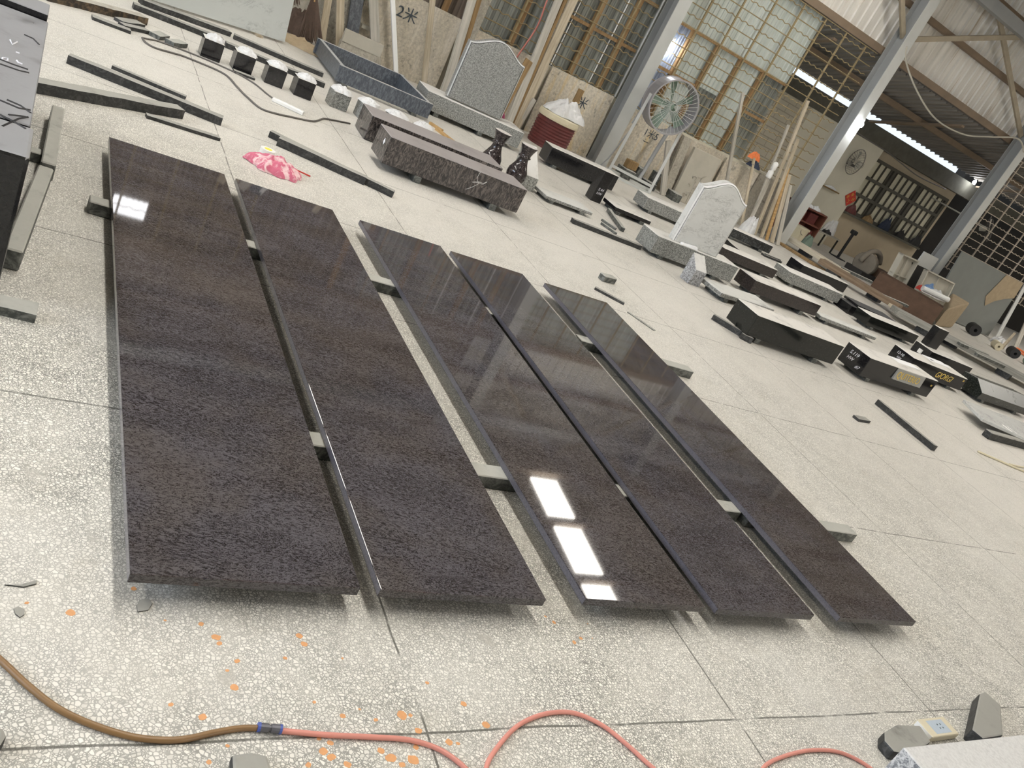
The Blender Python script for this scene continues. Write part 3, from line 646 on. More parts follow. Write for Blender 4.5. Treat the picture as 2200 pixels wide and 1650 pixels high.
# granite block, box at lower right
mb = MB(); A = at(1941, 1605, .16); Bv = at(2200, 1575, .16)
mb.hexa([(-.42, -.0, 0), (-.42, -1.4, 0), (0, -1.4, 0), (0, -.0, 0), (-.40, -.02, .16), (-.40, -1.4, .16), (0, -1.4, .16), (0, 0, .16)])
tag(mb.build('stone_block', M['greyL'], None, (A.x, A.y, 0), math.atan2(Bv.x - A.x, -(Bv.y - A.y)) * -1 * 0 + R(.8), .004), 'light grey granite block in the lower right corner', 'stone block')
t = thing('tool_box', 'small white plastic box with blue print on top, lower right corner', 'box', (1.12, -3.42, 0), R(-88))
mb = MB(); mb.box(-.075, .125, -.042, .042, 0, .030); mb.build('case', M['cream'], t, bevel=.003)
mb = MB(); mb.box(-.0765, -.0745, -.037, .037, .003, .027); mb.build('end_cap', M['white'], t)
mb = MB(); mb.box(-.03, .085, -.030, .030, .0296, .0306); mb.build('printed_panel', plain('printed_panel', (.42, .50, .58), .5, 0, .1, 80), t)
for i in range(2):
    for j in range(2):
        mb = MB(); mb.box(.024 + i * .022, .030 + i * .022, -.010 + j * .016, -.004 + j * .016, .0304, .0312); mb.build('button', M['ink'], t)

# pink cloth, pencil, tape and power strip
def crumple(name, label, cat, loc_, rx, ry, rz, mat, seed, rot=0, group=None, n=26, amp=.45, parent=None, tri=False):
    mb = MB(); vs = []; fs = []
    for i in range(n + 1):
        for k in range(n + 1):
            u, v = i / n * 2 - 1, k / n * 2 - 1
            r = max(abs(u), abs(v)); l = math.hypot(u, v) or 1; uu, vv = u / l * r, v / l * r
            edge = 1 + .28 * noise.noise(Vector((uu * 2.3 / (r + .01), vv * 2.3 / (r + .01), seed)))
            hgt = (1 - r * r) ** .6 * .75 + amp * abs(noise.noise(Vector((uu * 3.2, vv * 3.2, seed + 5)))) * (1.1 - r) + .25 * abs(noise.noise(Vector((uu * 8, vv * 8, seed)))) * (1.05 - r)
            vs.append((uu * rx * edge, vv * ry * edge, max(0, hgt) * rz + .001 * r))
    for i in range(n):
        for k in range(n): fs.append((i * (n + 1) + k, (i + 1) * (n + 1) + k, (i + 1) * (n + 1) + k + 1, i * (n + 1) + k + 1))
    mb.add(vs, fs); o = mb.build(name, mat, parent, loc_, rot)
    if parent is None: tag(o, label, cat, group)
    return o
crumple('cloth', 'crumpled pink cloth on the floor above the leftmost slabs', 'cloth', (5.60, -1.50, 0), .20, .15, .085, M['pink'], 3.1, R(70), None, 34, .8)
mb = MB(); a, b = Vector((5.655, -1.60, .035)), Vector((5.70, -1.775, .006)); mb.tube([a - a, b - a], .0055, 6); tag(mb.build('pencil', M['red'], None, a), 'red pencil sticking out of the pink cloth', 'pencil')
t = thing('tape_roll', 'roll of tape with yellow centre lying beyond the pink cloth', 'tape', (5.90, -1.50, .0))
mb = MB(); mb.lathe([(.028, 0), (.052, 0), (.052, .035), (.028, .035)], 24); mb.build('ring', M['white'], t); mb = MB(); mb.lathe([(.0, .03), (.027, .031), (.027, .036), (0, .036)], 20); mb.build('core', plain('yellow_label', (.80, .72, .08), .5), t)
t = thing('power_strip', 'white power strip on the floor with grey cables', 'power strip', (7.50, -1.94, 0), R(-112))
mb = MB(); mb.box(-.14, .14, -.028, .028, 0, .032); mb.build('case', M['white'], t, bevel=.005)
for i in range(4):
    mb = MB(); mb.box(-.10 + i * .06, -.07 + i * .06, -.014, .014, .0315, .033); mb.build('socket', M['paper'], t)
def cable(label, pts, r, mat, name='cable', n=8):
    o = Vector((pts[0][0], pts[0][1], 0)); P = [Vector((p[0], p[1], p[2] if len(p) > 2 else r)) - o for p in pts]
    mb = MB(); mb.tube(spline(P, n), r, 6); return tag(mb.build(name, mat, None, o, smooth=True), label, name.replace('_', ' '))
cable('thin grey cable running from the loop to the power strip', [(7.987, -.767), (8.06, -.85), (8.107, -.923), (8.134, -1.217), (8.067, -1.536), (7.93, -1.70), (7.70, -1.79), (7.58, -1.85)], .007, M['cable'])
cable('grey cable running left from the power strip to the purple kerb', [(7.987, -.767), (7.86, -.79), (7.80, -.86), (7.86, -1.0), (7.90, -1.12), (7.84, -1.42), (7.55, -1.50), (7.40, -1.53), (7.31, -1.556), (7.095, -1.64), (7.12, -1.78), (7.182, -1.892), (7.328, -2.128), (7.52, -2.25), (7.617, -2.321), (7.80, -2.60)], .008, M['cable'])

# black cubes and granite cubes with plastic film on top
GC = 'small cubes with plastic film'
for k, (x, y, a) in enumerate(((8.21, -1.262, 1), (8.185, -1.545, 2), (8.156, -1.833, 1), (8.117, -2.107, 3))):
    lb = ('black granite cube with crumpled film, leftmost of the row', 'black granite cube with film, second of the row from the left', 'black granite cube with film, third of the row', 'black granite cube with film, nearest to the speckled cubes')[k]
    o = kerb('stone_cube', lb, x, y, a, .172, .17, .165, 0, M['black'], 'black cubes in a row', 'stone cube', .003)
    u = Vector((math.cos(R(a - 90)), math.sin(R(a - 90)), 0)); c = Vector((x, y, .1645)) + u * .095 + Vector((-u.y, u.x, 0)) * .09
    crumple('plastic_film', 'white crumpled plastic film on top of the ' + ('leftmost', 'second', 'third', 'last')[k] + ' black cube', 'plastic film', c, .098, .085, .05, M['film'], 7.3 + k * 3, R(30 * k), GC, 18, .6)
for k, (x, y, a) in enumerate(((8.24, -2.50, 6), (8.20, -2.785, 4), (8.17, -3.08, 3), (8.13, -3.37, 2))):
    w_ = ('leftmost', 'second', 'third', 'rightmost')[k]
    kerb('stone_cube', 'speckled grey granite cube with film, ' + w_ + ' of its row', x, y, a, .178, .165, .155, 0, M['grey'], 'speckled granite cubes', 'stone cube', .003)
    u = Vector((math.cos(R(a - 90)), math.sin(R(a - 90)), 0)); c = Vector((x, y, .1545)) + u * .095 + Vector((-u.y, u.x, 0)) * .09
    crumple('plastic_film', 'white crumpled plastic film on the ' + w_ + ' speckled cube', 'plastic film', c, .12, .10, .055, M['film'], 27.3 + k * 3, R(40 * k + 15), GC, 18, .6)
# open frame of four blue-grey panels
t = thing('stone_surround', 'open rectangular frame of blue-grey stone panels behind the cubes', 'stone surround', (9.50, -2.83, .035), R(-90.5))
th = .045; Lf, Df, hf = 1.17, 1.28, .175
for nm, bx in (('front_panel', (0, Lf, 0, th)), ('rear_panel', (0, Lf, Df - th, Df)), ('side_panel', (.02, .02 + th, th + .004, Df - th - .004)), ('side_panel', (Lf - th - .02, Lf - .02, th + .004, Df - th - .004))):
    mb = MB(); mb.box(bx[0], bx[1], bx[2], bx[3], 0, hf); mb.build(nm, M['bluegrey'], t, bevel=.002)
SHORT = ['shiny black block by the fan', 'low black plate', 'short grey kerb', 'flat granite plate', 'dark brown kerb', 'dark kerb by the headstone base', 'rock-faced kerb', 'speckled grey kerb', 'farthest black kerb', 'speckled white-topped kerb', 'thin white-topped plate', 'big speckled kerb', 'QUITERIO kerb', 'GIORGI kerb', 'white-tagged kerb']
def spacers(desc, x, y, a, L, D, h, fr=(.14, .80)):
    u = Vector((math.cos(R(a - 90)), math.sin(R(a - 90)), 0)); v = Vector((-u.y, u.x, 0))
    for f, w_ in zip(fr, ('left', 'right')):
        c = Vector((x, y, 0)) + u * L * f + v * .004; mb = MB(); mb.box(-.035, .035, 0, D * .95, 0, h)
        tag(mb.build('stone_spacer', M['offcutL'], None, c, R(a - 90), .003), 'stone spacer under the ' + w_ + ' end of the ' + desc, 'stone spacer', 'spacers under raised stones')
spacers('blue-grey stone frame', 9.50, -2.83, -.5, 1.17, 1.28, .035, (.10, .85))
# purple kerb blocks
kerb('stone_kerb', 'purple-grey veined kerb block, farther of the pair', 7.415, -2.638, -2.0, 1.397, .394, .228, .003, M['purple'], 'pair of purple kerb blocks')
kerb('stone_kerb', 'purple-grey veined kerb block, nearer of the pair, raised on bars', 6.564, -2.545, -.7, 1.360, .354, .232, .058, M['purple'], 'pair of purple kerb blocks')
spacers('nearer purple kerb block', 6.564, -2.545, -.7, 1.36, .354, .058, (.26, .82))
mb = MB(); a = onx(796 + 12, 322, 6.7); 
t = thing('sticker', 'small white diamond sticker on the end of the nearer purple kerb', 'sticker', (6.675, -2.5445, .21)); mb = MB(); mb.prism([(-.02, 0, 0), (0, 0, .03), (.02, 0, 0), (0, 0, -.03)], (0, .001, 0)); mb.build('label', M['paper'], t)
cable('loose white string hanging on the nearer purple kerb', [(6.55, -3.40, .285), (6.550, -3.395, .235), (6.551, -3.42, .20), (6.551, -3.47, .195), (6.551, -3.50, .23), (6.551, -3.47, .205), (6.551, -3.42, .20), (6.551, -3.37, .18), (6.552, -3.43, .19), (6.552, -3.39, .14), (6.552, -3.34, .10)], .0013, M['white'], 'string')
# vases
def vase(x, y, lb, s=1.0):
    pr = [(.045, 0), (.062, .004), (.066, .02), (.075, .05), (.094, .09), (.100, .125), (.094, .165), (.074, .205), (.056, .245), (.047, .28), (.050, .292), (.062, .297), (.062, .307), (.052, .312), (.054, .33), (.066, .365), (.083, .405), (.083, .41), (.066, .41), (.05, .37), (.0, .365)]
    t = thing('vase', lb, 'vase', (x, y, 0), 0, 'pair of turned stone vases'); mb = MB(); mb.lathe([(r * s, z * s) for r, z in pr], 32); mb.build('body', M['vase'], t, smooth=True)
    mb = MB(); mb.lathe([(.05 * s, .3975 * s), (.082 * s, .411 * s), (.05 * s, .412 * s)], 32); mb.build('rim', M['dustV'], t)
    return t
M['vase'] = mat_stone('polished_vase_granite', (.02, .016, .017), (.105, .085, .082), 40, .44, .68, .08, None, dist=1.5); M['dustV'] = plain('pale_rim', (.60, .57, .55), .5)
vase(7.98, -4.19, 'turned dark stone vase behind the farther purple kerb', 1.13); vase(7.83, -4.455, 'turned dark stone vase near the right end of the nearer purple kerb', 1.12)
# granite headstone and its base
kerb('stone_plinth', 'long grey granite base below the grey headstone', 10.03, -4.095, -4.5, 1.40, .50, .215, .05, M['grey'], 'granite bases of headstones')
spacers('grey headstone base', 10.03, -4.095, -4.5, 1.40, .50, .05, (.15, .6))
def headstone(label, x, y, a, W, H, D, rise, mat, matE, z0, tilt=0.0):
    t = thing('headstone', label, 'headstone', (x, y, z0), R(a - 90), 'headstones with curved tops')
    def outline(ins):
        pts = [(ins, 0)]; n = 28; w = W - 2 * ins
        for i in range(n + 1):
            s = i / n; e = math.sin(PI * s) ** 1.8; pts.append((ins + w * s, H - ins * (.9) - rise + rise * e))
        pts.append((W - ins, 0)); return pts
    mb = MB(); o0 = outline(0); mb.prism([(p[0], 0.02, p[1]) for p in o0], (0, D - .02, 0)); b = mb.build('slab', mat, t)
    # raised front face inside a pale moulded edge
    mb = MB(); i1 = outline(.028); mb.prism([(p[0], 0.0, p[1]) for p in i1], (0, .02, 0)); mb.build('front_face', mat, t, bevel=.004)
    mb = MB(); o1, i2 = outline(.004), outline(.018); n = len(o1)
    vs = [(p[0], .019, p[1]) for p in o1] + [(p[0], .008, p[1]) for p in i2]; vs += [(p[0], .021, p[1]) for p in o1] + [(p[0], .021, p[1]) for p in i2]
    fs = [(i, i + 1, n + i + 1, n + i) for i in range(n - 1)] + [(n + i, n + i + 1, 3 * n + i + 1, 3 * n + i) for i in range(n - 1)] + [(i, 2 * n + i, 2 * n + i + 1, i + 1) for i in range(n - 1)]
    mb.add(vs, fs); mb.build('edge_moulding', matE, t)
    t.rotation_euler = (R(tilt), 0, R(a - 90)); return t
M['edgeG'] = plain('moulding_grey', (.50, .51, .51), .4); M['edgeW'] = plain('moulding_white', (.76, .76, .76), .4)
headstone('tall grey granite headstone with a curved top, leaning planks behind', 10.10, -4.37, -4.0, .80, .86, .10, .15, M['greyH'], M['edgeG'], .285)
kerb('stone_plinth', 'grey granite base carrying the white marble headstone', 7.065, -5.928, -.7, 1.281, .33, .20, .04, M['grey'], 'granite bases of headstones')
spacers('granite base of the white headstone', 7.065, -5.928, -.7, 1.281, .32, .04)
headstone('white marble headstone with grey veins and a curved top', 7.12, -6.18, -1.0, .70, .80, .10, .14, M['marble'], M['edgeW'], .241)
t = thing('paper', 'folded white paper in front of the white headstone', 'paper', (7.09, -6.28, .2415), R(-92)); mb = MB(); mb.hexa([(0, -.03, 0), (.24, -.03, 0), (.24, .02, 0), (0, .02, 0), (.01, -.02, .02), (.22, -.02, .035), (.22, .015, .035), (.01, .015, .02)]); mb.build('sheet', M['paper'], t)
# single stones in the right half
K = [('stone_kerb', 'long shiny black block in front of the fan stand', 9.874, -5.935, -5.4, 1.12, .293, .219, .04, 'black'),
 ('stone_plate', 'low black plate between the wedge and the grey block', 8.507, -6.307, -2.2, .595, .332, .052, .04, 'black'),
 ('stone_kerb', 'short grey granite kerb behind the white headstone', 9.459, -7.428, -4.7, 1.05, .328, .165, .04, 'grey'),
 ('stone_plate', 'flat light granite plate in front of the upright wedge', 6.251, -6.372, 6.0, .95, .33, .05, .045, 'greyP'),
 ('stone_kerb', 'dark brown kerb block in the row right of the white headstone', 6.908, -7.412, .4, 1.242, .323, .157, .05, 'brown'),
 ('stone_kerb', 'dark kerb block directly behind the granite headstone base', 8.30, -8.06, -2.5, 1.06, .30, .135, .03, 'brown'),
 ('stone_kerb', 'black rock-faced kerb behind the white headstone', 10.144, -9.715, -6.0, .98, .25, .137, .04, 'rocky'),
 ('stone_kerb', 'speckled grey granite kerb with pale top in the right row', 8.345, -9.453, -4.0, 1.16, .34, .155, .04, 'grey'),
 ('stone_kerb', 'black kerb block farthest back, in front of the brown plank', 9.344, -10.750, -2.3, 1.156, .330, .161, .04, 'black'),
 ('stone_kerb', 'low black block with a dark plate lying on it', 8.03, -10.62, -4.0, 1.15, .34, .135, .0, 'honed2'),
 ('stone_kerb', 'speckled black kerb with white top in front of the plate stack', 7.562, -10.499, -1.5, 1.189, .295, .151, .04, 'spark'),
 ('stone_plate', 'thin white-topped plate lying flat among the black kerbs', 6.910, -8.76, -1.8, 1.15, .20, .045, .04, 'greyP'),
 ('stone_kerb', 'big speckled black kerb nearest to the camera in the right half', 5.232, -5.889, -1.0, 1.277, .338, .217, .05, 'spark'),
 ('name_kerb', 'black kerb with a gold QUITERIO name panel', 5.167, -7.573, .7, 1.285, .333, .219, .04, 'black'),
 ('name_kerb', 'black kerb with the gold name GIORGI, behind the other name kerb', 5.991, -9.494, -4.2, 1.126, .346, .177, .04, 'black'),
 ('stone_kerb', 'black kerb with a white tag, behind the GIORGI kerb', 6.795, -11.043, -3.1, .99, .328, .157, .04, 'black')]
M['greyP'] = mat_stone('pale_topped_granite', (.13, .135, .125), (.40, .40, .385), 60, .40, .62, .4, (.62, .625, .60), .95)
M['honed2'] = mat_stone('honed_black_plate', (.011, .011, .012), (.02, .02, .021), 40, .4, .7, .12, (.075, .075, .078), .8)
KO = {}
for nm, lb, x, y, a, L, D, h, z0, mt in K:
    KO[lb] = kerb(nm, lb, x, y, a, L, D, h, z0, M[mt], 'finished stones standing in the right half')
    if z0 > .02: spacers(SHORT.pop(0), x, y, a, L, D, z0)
mb = MB(); mb.box(0, .85, 0, .36, 0, .035); tag(mb.build('stone_plate', M['honed2'], None, (8.06, -10.78, .136), R(-99), .003), 'dark plate lying on the low black block', 'stone plate')
# writing and name panels on the kerbs (parts of the stones)
q = KO['black kerb with a gold QUITERIO name panel']
mb = MB(); mb.hexa([(.50, -.022, .085), (1.02, -.022, .085), (1.02, 0, .085), (.50, 0, .085), (.50, -.010, .212), (1.02, -.010, .212), (1.02, 0, .212), (.50, 0, .212)]); pn = mb.build('name_panel', plain('reflection_grey_panel', (.33, .33, .315), .35), q); pn['label'] = 'sloped panel in painted reflection grey, with gold letters'  # grey stands for a bright reflection on the polished sloped face
M['serif'] = M['gold']
def letters(body, size, mat, par, x, y, z, tilt, shear=0.0, sx=1.0): return text(body, size, mat, par, (x, y, z), (R(90 - tilt), 0, 0), .0012, shear, 'LEFT', 'lettering', sx)
letters('QUITERIO', .108, M['gold'], pn, .525, -.0225, .112, 5, 0, .86)
letters('04', .030, M['gold'], q, 1.20, -.0015, .135, 0, .2)
letters('GIORGI', .112, M['gold'], KO['black kerb with the gold name GIORGI, behind the other name kerb'], .52, -.002, .055, 0, .3, .88)
letters('20', .034, M['gold'], KO['black kerb with the gold name GIORGI, behind the other name kerb'], 1.05, -.002, .125, 0, .2)
def sidetext(par, body, size, x, y, z): return text(body, size, M['chalk'], par, (x, y, z), (R(90), R(0), R(-90)), .0004, .25, 'LEFT', 'chalk_writing')
sidetext(q, 'S.119', .055, -.001, .25, .135); sidetext(q, 'HW', .05, -.001, .25, .075); sidetext(q, '#7', .05, -.001, .10, .04)
g = KO['black kerb with the gold name GIORGI, behind the other name kerb']; sidetext(g, '12-10', .05, -.001, .26, .105); sidetext(g, 'HW', .04, -.001, .22, .055)
t = thing('paper', 'white sheet of paper on top of the QUITERIO kerb', 'paper', (5.42, -8.30, .2593), R(-89)); mb = MB(); mb.hexa([(0, -.07, 0), (.42, -.07, 0), (.42, .07, 0), (0, .07, 0), (0, -.07, .003), (.42, -.07, .003), (.42, .07, .003), (0, .07, .003)]); mb.build('sheet', M['paper'], t)
t = thing('paper', 'white printed sheet of paper on top of the GIORGI kerb', 'paper', (6.20, -10.06, .2178), R(-92)); mb = MB(); mb.box(0, .44, -.06, .10, 0, .004); mb.build('sheet', M['paper'], t); mb = MB(); mb.box(.05, .12, -.03, .01, .004, .0045); mb.build('print', M['ink'], t)
t = thing('tag', 'small white tag on the end of the black kerb behind GIORGI', 'tag', (6.90, -11.03, .085), R(-93)); mb = MB(); mb.box(-.012, .012, -.03, .03, -.03, .03); mb.build('label', M['white'], t, (0, .06, .02))
# upright polished tablet standing on the last kerb
mb = MB(); mb.box(0, .235, 0, .12, 0, .30); tag(mb.build('stone_tablet', M['black'], None, (6.98, -11.13, .198), R(-92), .002), 'upright black polished tablet standing on the kerb with the white tag', 'stone tablet')
# upright wedges
def wedge(label, x, y, a, L, prof, mat, bev=.004):
    mb = MB(); mb.prism([(0, p[0], p[1]) for p in prof], (L, 0, 0)); return tag(mb.build('stone_wedge', mat, None, (x, y, 0), R(a - 90), bev), label, 'stone wedge', 'upright wedge stones')
o = wedge('dark speckled wedge with white writing, left of the low black plate', 8.771, -6.103, -2.4, .155, [(0, 0), (.165, 0), (.165, .17), (.0, .40)], M['brown2'] if 'brown2' in M else mat_stone('dark_wedge_granite', (.016, .015, .015), (.055, .052, .055), 70, .5, .68, .3))
text('S.44', .05, M['chalk'], o, (.03, -.001, .15), (R(90), 0, 0), .0004, .2, 'LEFT', 'chalk_writing'); text('HW', .045, M['chalk'], o, (.03, -.001, .10), (R(90), 0, 0), .0004, .2, 'LEFT', 'chalk_writing')
wedge('grey granite wedge with a pale sloping top in front of the white headstone', 6.493, -6.118, 3.0, .172, [(0, 0), (.16, 0), (.30, .02), (.30, .275), (0, .17)][:2] + [(.16, .30), (0, .165)], M['greyW'] if 'greyW' in M else mat_stone('wedge_granite', (.15, .15, .155), (.52, .53, .55), 70, .40, .6, .4, (.66, .66, .64), .97))
wedge('light grey granite block standing behind the vase', 7.92, -4.60, 5.0, .20, [(0, 0), (.24, 0), (.30, .42), (0, .15)], mat_stone('vase_block_granite', (.16, .165, .155), (.45, .46, .44), 60, .4, .6, .4, (.70, .70, .68), .97))
# sloped-front green stone at the right edge
Gx = at(2098, 856, .04)
mb = MB(); L = 1.3; pf = [(0, 0), (.36, 0), (.36, .20), (.16, .22), (-.015, .095)]
mb.prism([(0, p[0], p[1]) for p in pf], (L, 0, 0)); tag(mb.build('desk_stone', M['green'], None, (Gx.x, Gx.y, .04), R(-90), .003), 'greenish black desk-shaped stone with a sloping face at the right edge', 'stone block')
spacers('greenish desk-shaped stone', Gx.x, Gx.y, 0, 1.3, .34, .04)
mb = MB(); mb.box(0, .67, 0, .30, 0, .035); tag(mb.build('stone_plate', M['greyP'], None, (7.714, -4.84, .035), R(-87), .004), 'flat pale granite plate lying right of the vases', 'stone plate'); spacers('flat pale plate right of the vases', 7.714, -4.84, 3, .67, .30, .035)
# dark stone with a serpentine top, behind the granite base
mb = MB(); pts = [(0, 0)]; n = 16
for i in range(n + 1): s = i / n; pts.append((.62 * s, .20 * (1 - s) ** .6 * (1 - .25 * math.sin(PI * s))))
mb.prism([(p[0], 0, p[1]) for p in pts], (0, .08, 0)); tag(mb.build('stone_tablet', M['black'], None, (9.15, -8.70, .0), R(-96), .003), 'black stone with a curved top edge right behind the white headstone', 'stone tablet')
# offcuts between the dark bar and the low black plate
for (A, B_2, wd, h, lb) in (((8.47, -6.24), (7.70, -5.98), .05, .05, 'long grey offcut lying across two others by the mottled bar'), ((7.86, -5.75), (7.66, -5.84), .03, .03, 'short dark offcut under the crossing one, farther'), ((7.68, -5.64), (7.44, -5.71), .03, .03, 'short grey offcut by the crossing one, nearer')):
    A, B_2 = Vector(A), Vector(B_2); d = B_2 - A; mb = MB(); mb.box(0, d.length, -wd, 0, 0, h); tag(mb.build('stone_offcut', M['offcutL'], None, (A.x, A.y, 0), math.atan2(d.y, d.x), .003), lb, 'stone offcut', 'offcuts near the mottled bar')
offcut('stone_block', 'small grey stone brick alone on the floor', 5.56, -4.38, 12, .16, .075, .055, M['offcutL'], 0, None, 'stone block', .0, .006, False)
mb = MB(); A = at(1347, 671); B2 = at(1404, 711); d = B2 - A; mb.box(0, d.length, 0, .035, 0, .006); tag(mb.build('metal_strip', M['offcutL'], None, A, math.atan2(d.y, d.x)), 'thin flat grey strip on the floor right of the rightmost slab', 'strip')
mb = MB(); mb.box(0, .44, 0, .10, 0, .035); mb.box(.02, .42, .02, .06, .035, .05); tag(mb.build('stone_offcut', M['offcut'], None, (9.84, -10.42, 0), R(-88), .003), 'dark thin plates lying right of the rock-faced kerb', 'stone offcut')
# tilted marble slab, bar and stick at the right edge
A = at(2108, 905, .085); t = thing('marble_slab', 'pale marble slab lying on a dark bar at the right edge', 'stone slab', (A.x, A.y, .085), R(-95))
mb = MB(); mb.hexa([(0, 0, 0), (1.6, -.35, 0), (1.6, .5, 0), (.25, .5, 0), (0, 0, .035), (1.6, -.35, .035), (1.6, .5, .035), (.25, .5, .035)]); mb.build('slab', M['marble'], t, bevel=.003)
for u, wd in ((.42, .05), (.53, .02)):
    mb = MB(); mb.box(u, u + wd, -.09, .05, .0352, .0362); mb.build('tape', M['white'], t)
mb = MB(); mb.box(0, .9, 0, .09, 0, .0845); tag(mb.build('stone_bearer', M['offcut'], None, at(2122, 944), R(-88), .008), 'dark bearer under the pale marble slab at the right edge', 'stone bearer')
cable('thin cream stick with a knot on the floor at the right edge', [(4.123, -8.383), (4.085, -8.50), (4.033, -8.678), (3.98, -8.84), (3.93, -9.05)], .011, M['cream'], 'stick', 4)
cable('second cream stick touching the first at the right edge', [(4.02, -8.83), (4.03, -9.0), (4.045, -9.175)], .010, M['cream'], 'stick', 4)

# ------------------------------------------------------------------ along the back wall: rough slabs, planks, marble, clutter
def leanslab(label, y0, y1, h, mat, x=12.13, lean=.05, th=.03, name='rough_slab', cat='stone slab', group='rough slabs along the back wall'):
    mb = MB(); w_ = y0 - y1; mb.hexa([(0, -w_, 0), (th, -w_, 0), (th, 0, 0), (0, 0, 0), (lean, -w_, h), (lean + th, -w_, h), (lean + th, 0, h), (lean, 0, h)])
    return tag(mb.build(name, mat, None, (x - th - .01, y0, 0)), label, cat, group)
def mark(par, body, size, y, z, rx=0, sx=1.0):
    o = text(body, size, M['ink'], par, (-.002 + .045 * z, y, z), (R(90), 0, R(-90)), .0006, 0, 'LEFT', 'painted_mark', sx); return o
s1 = leanslab('rough stone slab with a painted 2 mark behind the stone surround', -3.62, -5.02, 1.06, M['rough1']); mark(s1, '2米', .21, -.45, .73)
leanslab('rough grey stone slab at the left, behind the brooms', -2.2, -3.55, 1.10, M['rough3'])
leanslab('rough stone slab behind the grey headstone', -5.10, -6.60, 1.04, M['rough1'])
s3 = leanslab('rough yellow-streaked slab with a painted mark left of the fan column', -6.66, -7.92, 1.05, M['rough2']); mark(s3, '米', .20, -.66, .68)
s4 = leanslab('rough stone slab with painted marks behind the drum fan', -8.26, -9.52, 1.01, M['rough2']); mark(s4, '1米5', .16, -.50, .72); mark(s4, '一', .13, -.56, .58)
leanslab('rough beige slab right of the painted one, below the window', -9.54, -10.62, 1.0, M['rough1'])
leanslab('rough beige slab right of the thin pale pole', -10.68, -11.55, .98, M['rough1']); leanslab('rough slab beside the middle column', -11.58, -12.5, 1.0, M['rough3'])
# carved relief slab
t = thing('relief_slab', 'greyish stone slab with a carved flower relief leaning left of the pale pole', 'stone slab', (11.78, -9.70, 0), 0)
mb = MB(); mb.hexa([(0, -.66, 0), (.06, -.66, 0), (.06, 0, 0), (0, 0, 0), (.10, -.66, .92), (.16, -.66, .92), (.16, 0, .92), (.10, 0, .92)]); mb.build('slab', M['stoneP'], t, bevel=.006)
mb = MB(); rn = random.Random(4)
for k in range(16):
    cy, cz = -.12 - .40 * rn.random(), .10 + .42 * rn.random(); a0 = rn.random() * 6
    mb.tube([(.004 + .109 * (cz + .02 * i) - .006, cy + .03 * i * math.cos(a0 + i * .8), cz + .03 * i * math.sin(a0 + i * .8)) for i in range(5)], [.008, .014, .016, .012, .005], 6)
mb.tube([(.10 * z - .004, -.34, z) for z in (.02, .2, .4)], .006, 6); mb.build('carving', M['stoneP'], t, smooth=True)
leanslab('brown stained narrow slab beside the relief slab', -9.50, -9.68, 1.0, M['rough3'], 11.9, .2, .05)

PL = 'planks leaning on the back wall'
def plank(label, P0, P1, wd, th, mat, name='plank', ext=0.0, cat='plank'):
    P0 = Vector(P0)
    if isinstance(P1, tuple) and P1[0] > 100:      # measured on the picture: leans so that it touches the wall 2.5 m up
        px, py, xw = P1; P1 = onx(px, py, xw)
        for _ in range(6): P1 = onx(px, py, P0.x + (xw - P0.x) * max(.05, P1.z) / 2.5)
        P1 = P0 + (P1 - P0) * (min(2.5, P1.z + 2 * ext) / P1.z if ext else 1.0)
    P1 = Vector(P1); d = P1 - P0
    mb = MB(); L = (P1 - P0).length; mb.box(-wd / 2, wd / 2, -th / 2, th / 2, 0, L); z = (P1 - P0).normalized()
    xx = Vector((0, 1, 0)); xx = (xx - z * xx.dot(z)).normalized(); yy = z.cross(xx)
    o = mb.build(name, mat, None, P0, 0, .004); mt = Matrix((xx, yy, z)).transposed().to_4x4(); o.rotation_euler = mt.to_euler(); o.location = P0 + Vector((0, 0, th * .5 * abs(yy.z) + .002))
    return tag(o, label, cat, PL if cat == 'plank' else None)
def wallp(px, py, x=12.06): return (px, py, x)
plank('pale leaning plank right of the brooms, left one of two', (11.72, -3.16, 0), wallp(705, 0), .095, .03, M['wood'], ext=1.6)
plank('pale leaning plank right of the brooms, right one of two', (11.70, -3.42, 0), wallp(731, 0), .105, .03, M['wood'], ext=1.6)
plank('grey-blue bundle of narrow planks left of the broad pale plank', (11.95, -3.62, 0), wallp(767, 0, 12.06), .17, .05, M['bluegrey'], ext=1.2)
plank('broad pale grey plank left of the white pole', (11.80, -4.00, 0), wallp(802, 0), .13, .03, M['woodG'], ext=1.6)
plank('white plastic trunking leaning before the painted slab', (11.72, -4.28, 0), wallp(843, 0), .062, .04, M['white'], 'trunking', 1.5, 'trunking')
plank('narrow wooden plank right of the painted slab', (11.75, -4.72, 0), wallp(929, 0, 12.05), .085, .03, M['wood'], ext=1.6)
plank('long grey plank leaning just left of the grey headstone', (11.45, -4.92, 0), wallp(1014, 0), .12, .035, M['woodG'], ext=1.2)
plank('brown plank behind the left edge of the grey headstone', (11.62, -5.06, 0), wallp(1027, 0, 12.06), .10, .03, M['woodD'], ext=1.0)
plank('grey mottled board beside the brown plank at the top edge', (11.95, -5.14, .0), wallp(1040, 10, 12.08), .15, .03, M['rough3'], ext=.3)
plank('long pale plank left of the maroon drum', (11.52, -6.06, 0), wallp(1200, 0), .115, .04, M['woodG'], ext=1.2)
plank('second long pale plank left of the maroon drum', (11.60, -6.24, 0), wallp(1232, 0), .13, .04, M['wood'], ext=1.2)
plank('short pale plank leaning at the maroon drum', (11.62, -6.28, 0), wallp(1148, 213, 11.8), .07, .035, M['woodG'])
plank('thin brown stick between the long pale planks', (11.58, -6.15, 0), wallp(1214, 0, 12.08), .05, .03, M['woodD'], ext=.6)
plank('brown plank end leaning right of the grey headstone', (11.55, -5.86, 0), wallp(1137, 130, 11.95), .13, .03, M['woodD'])
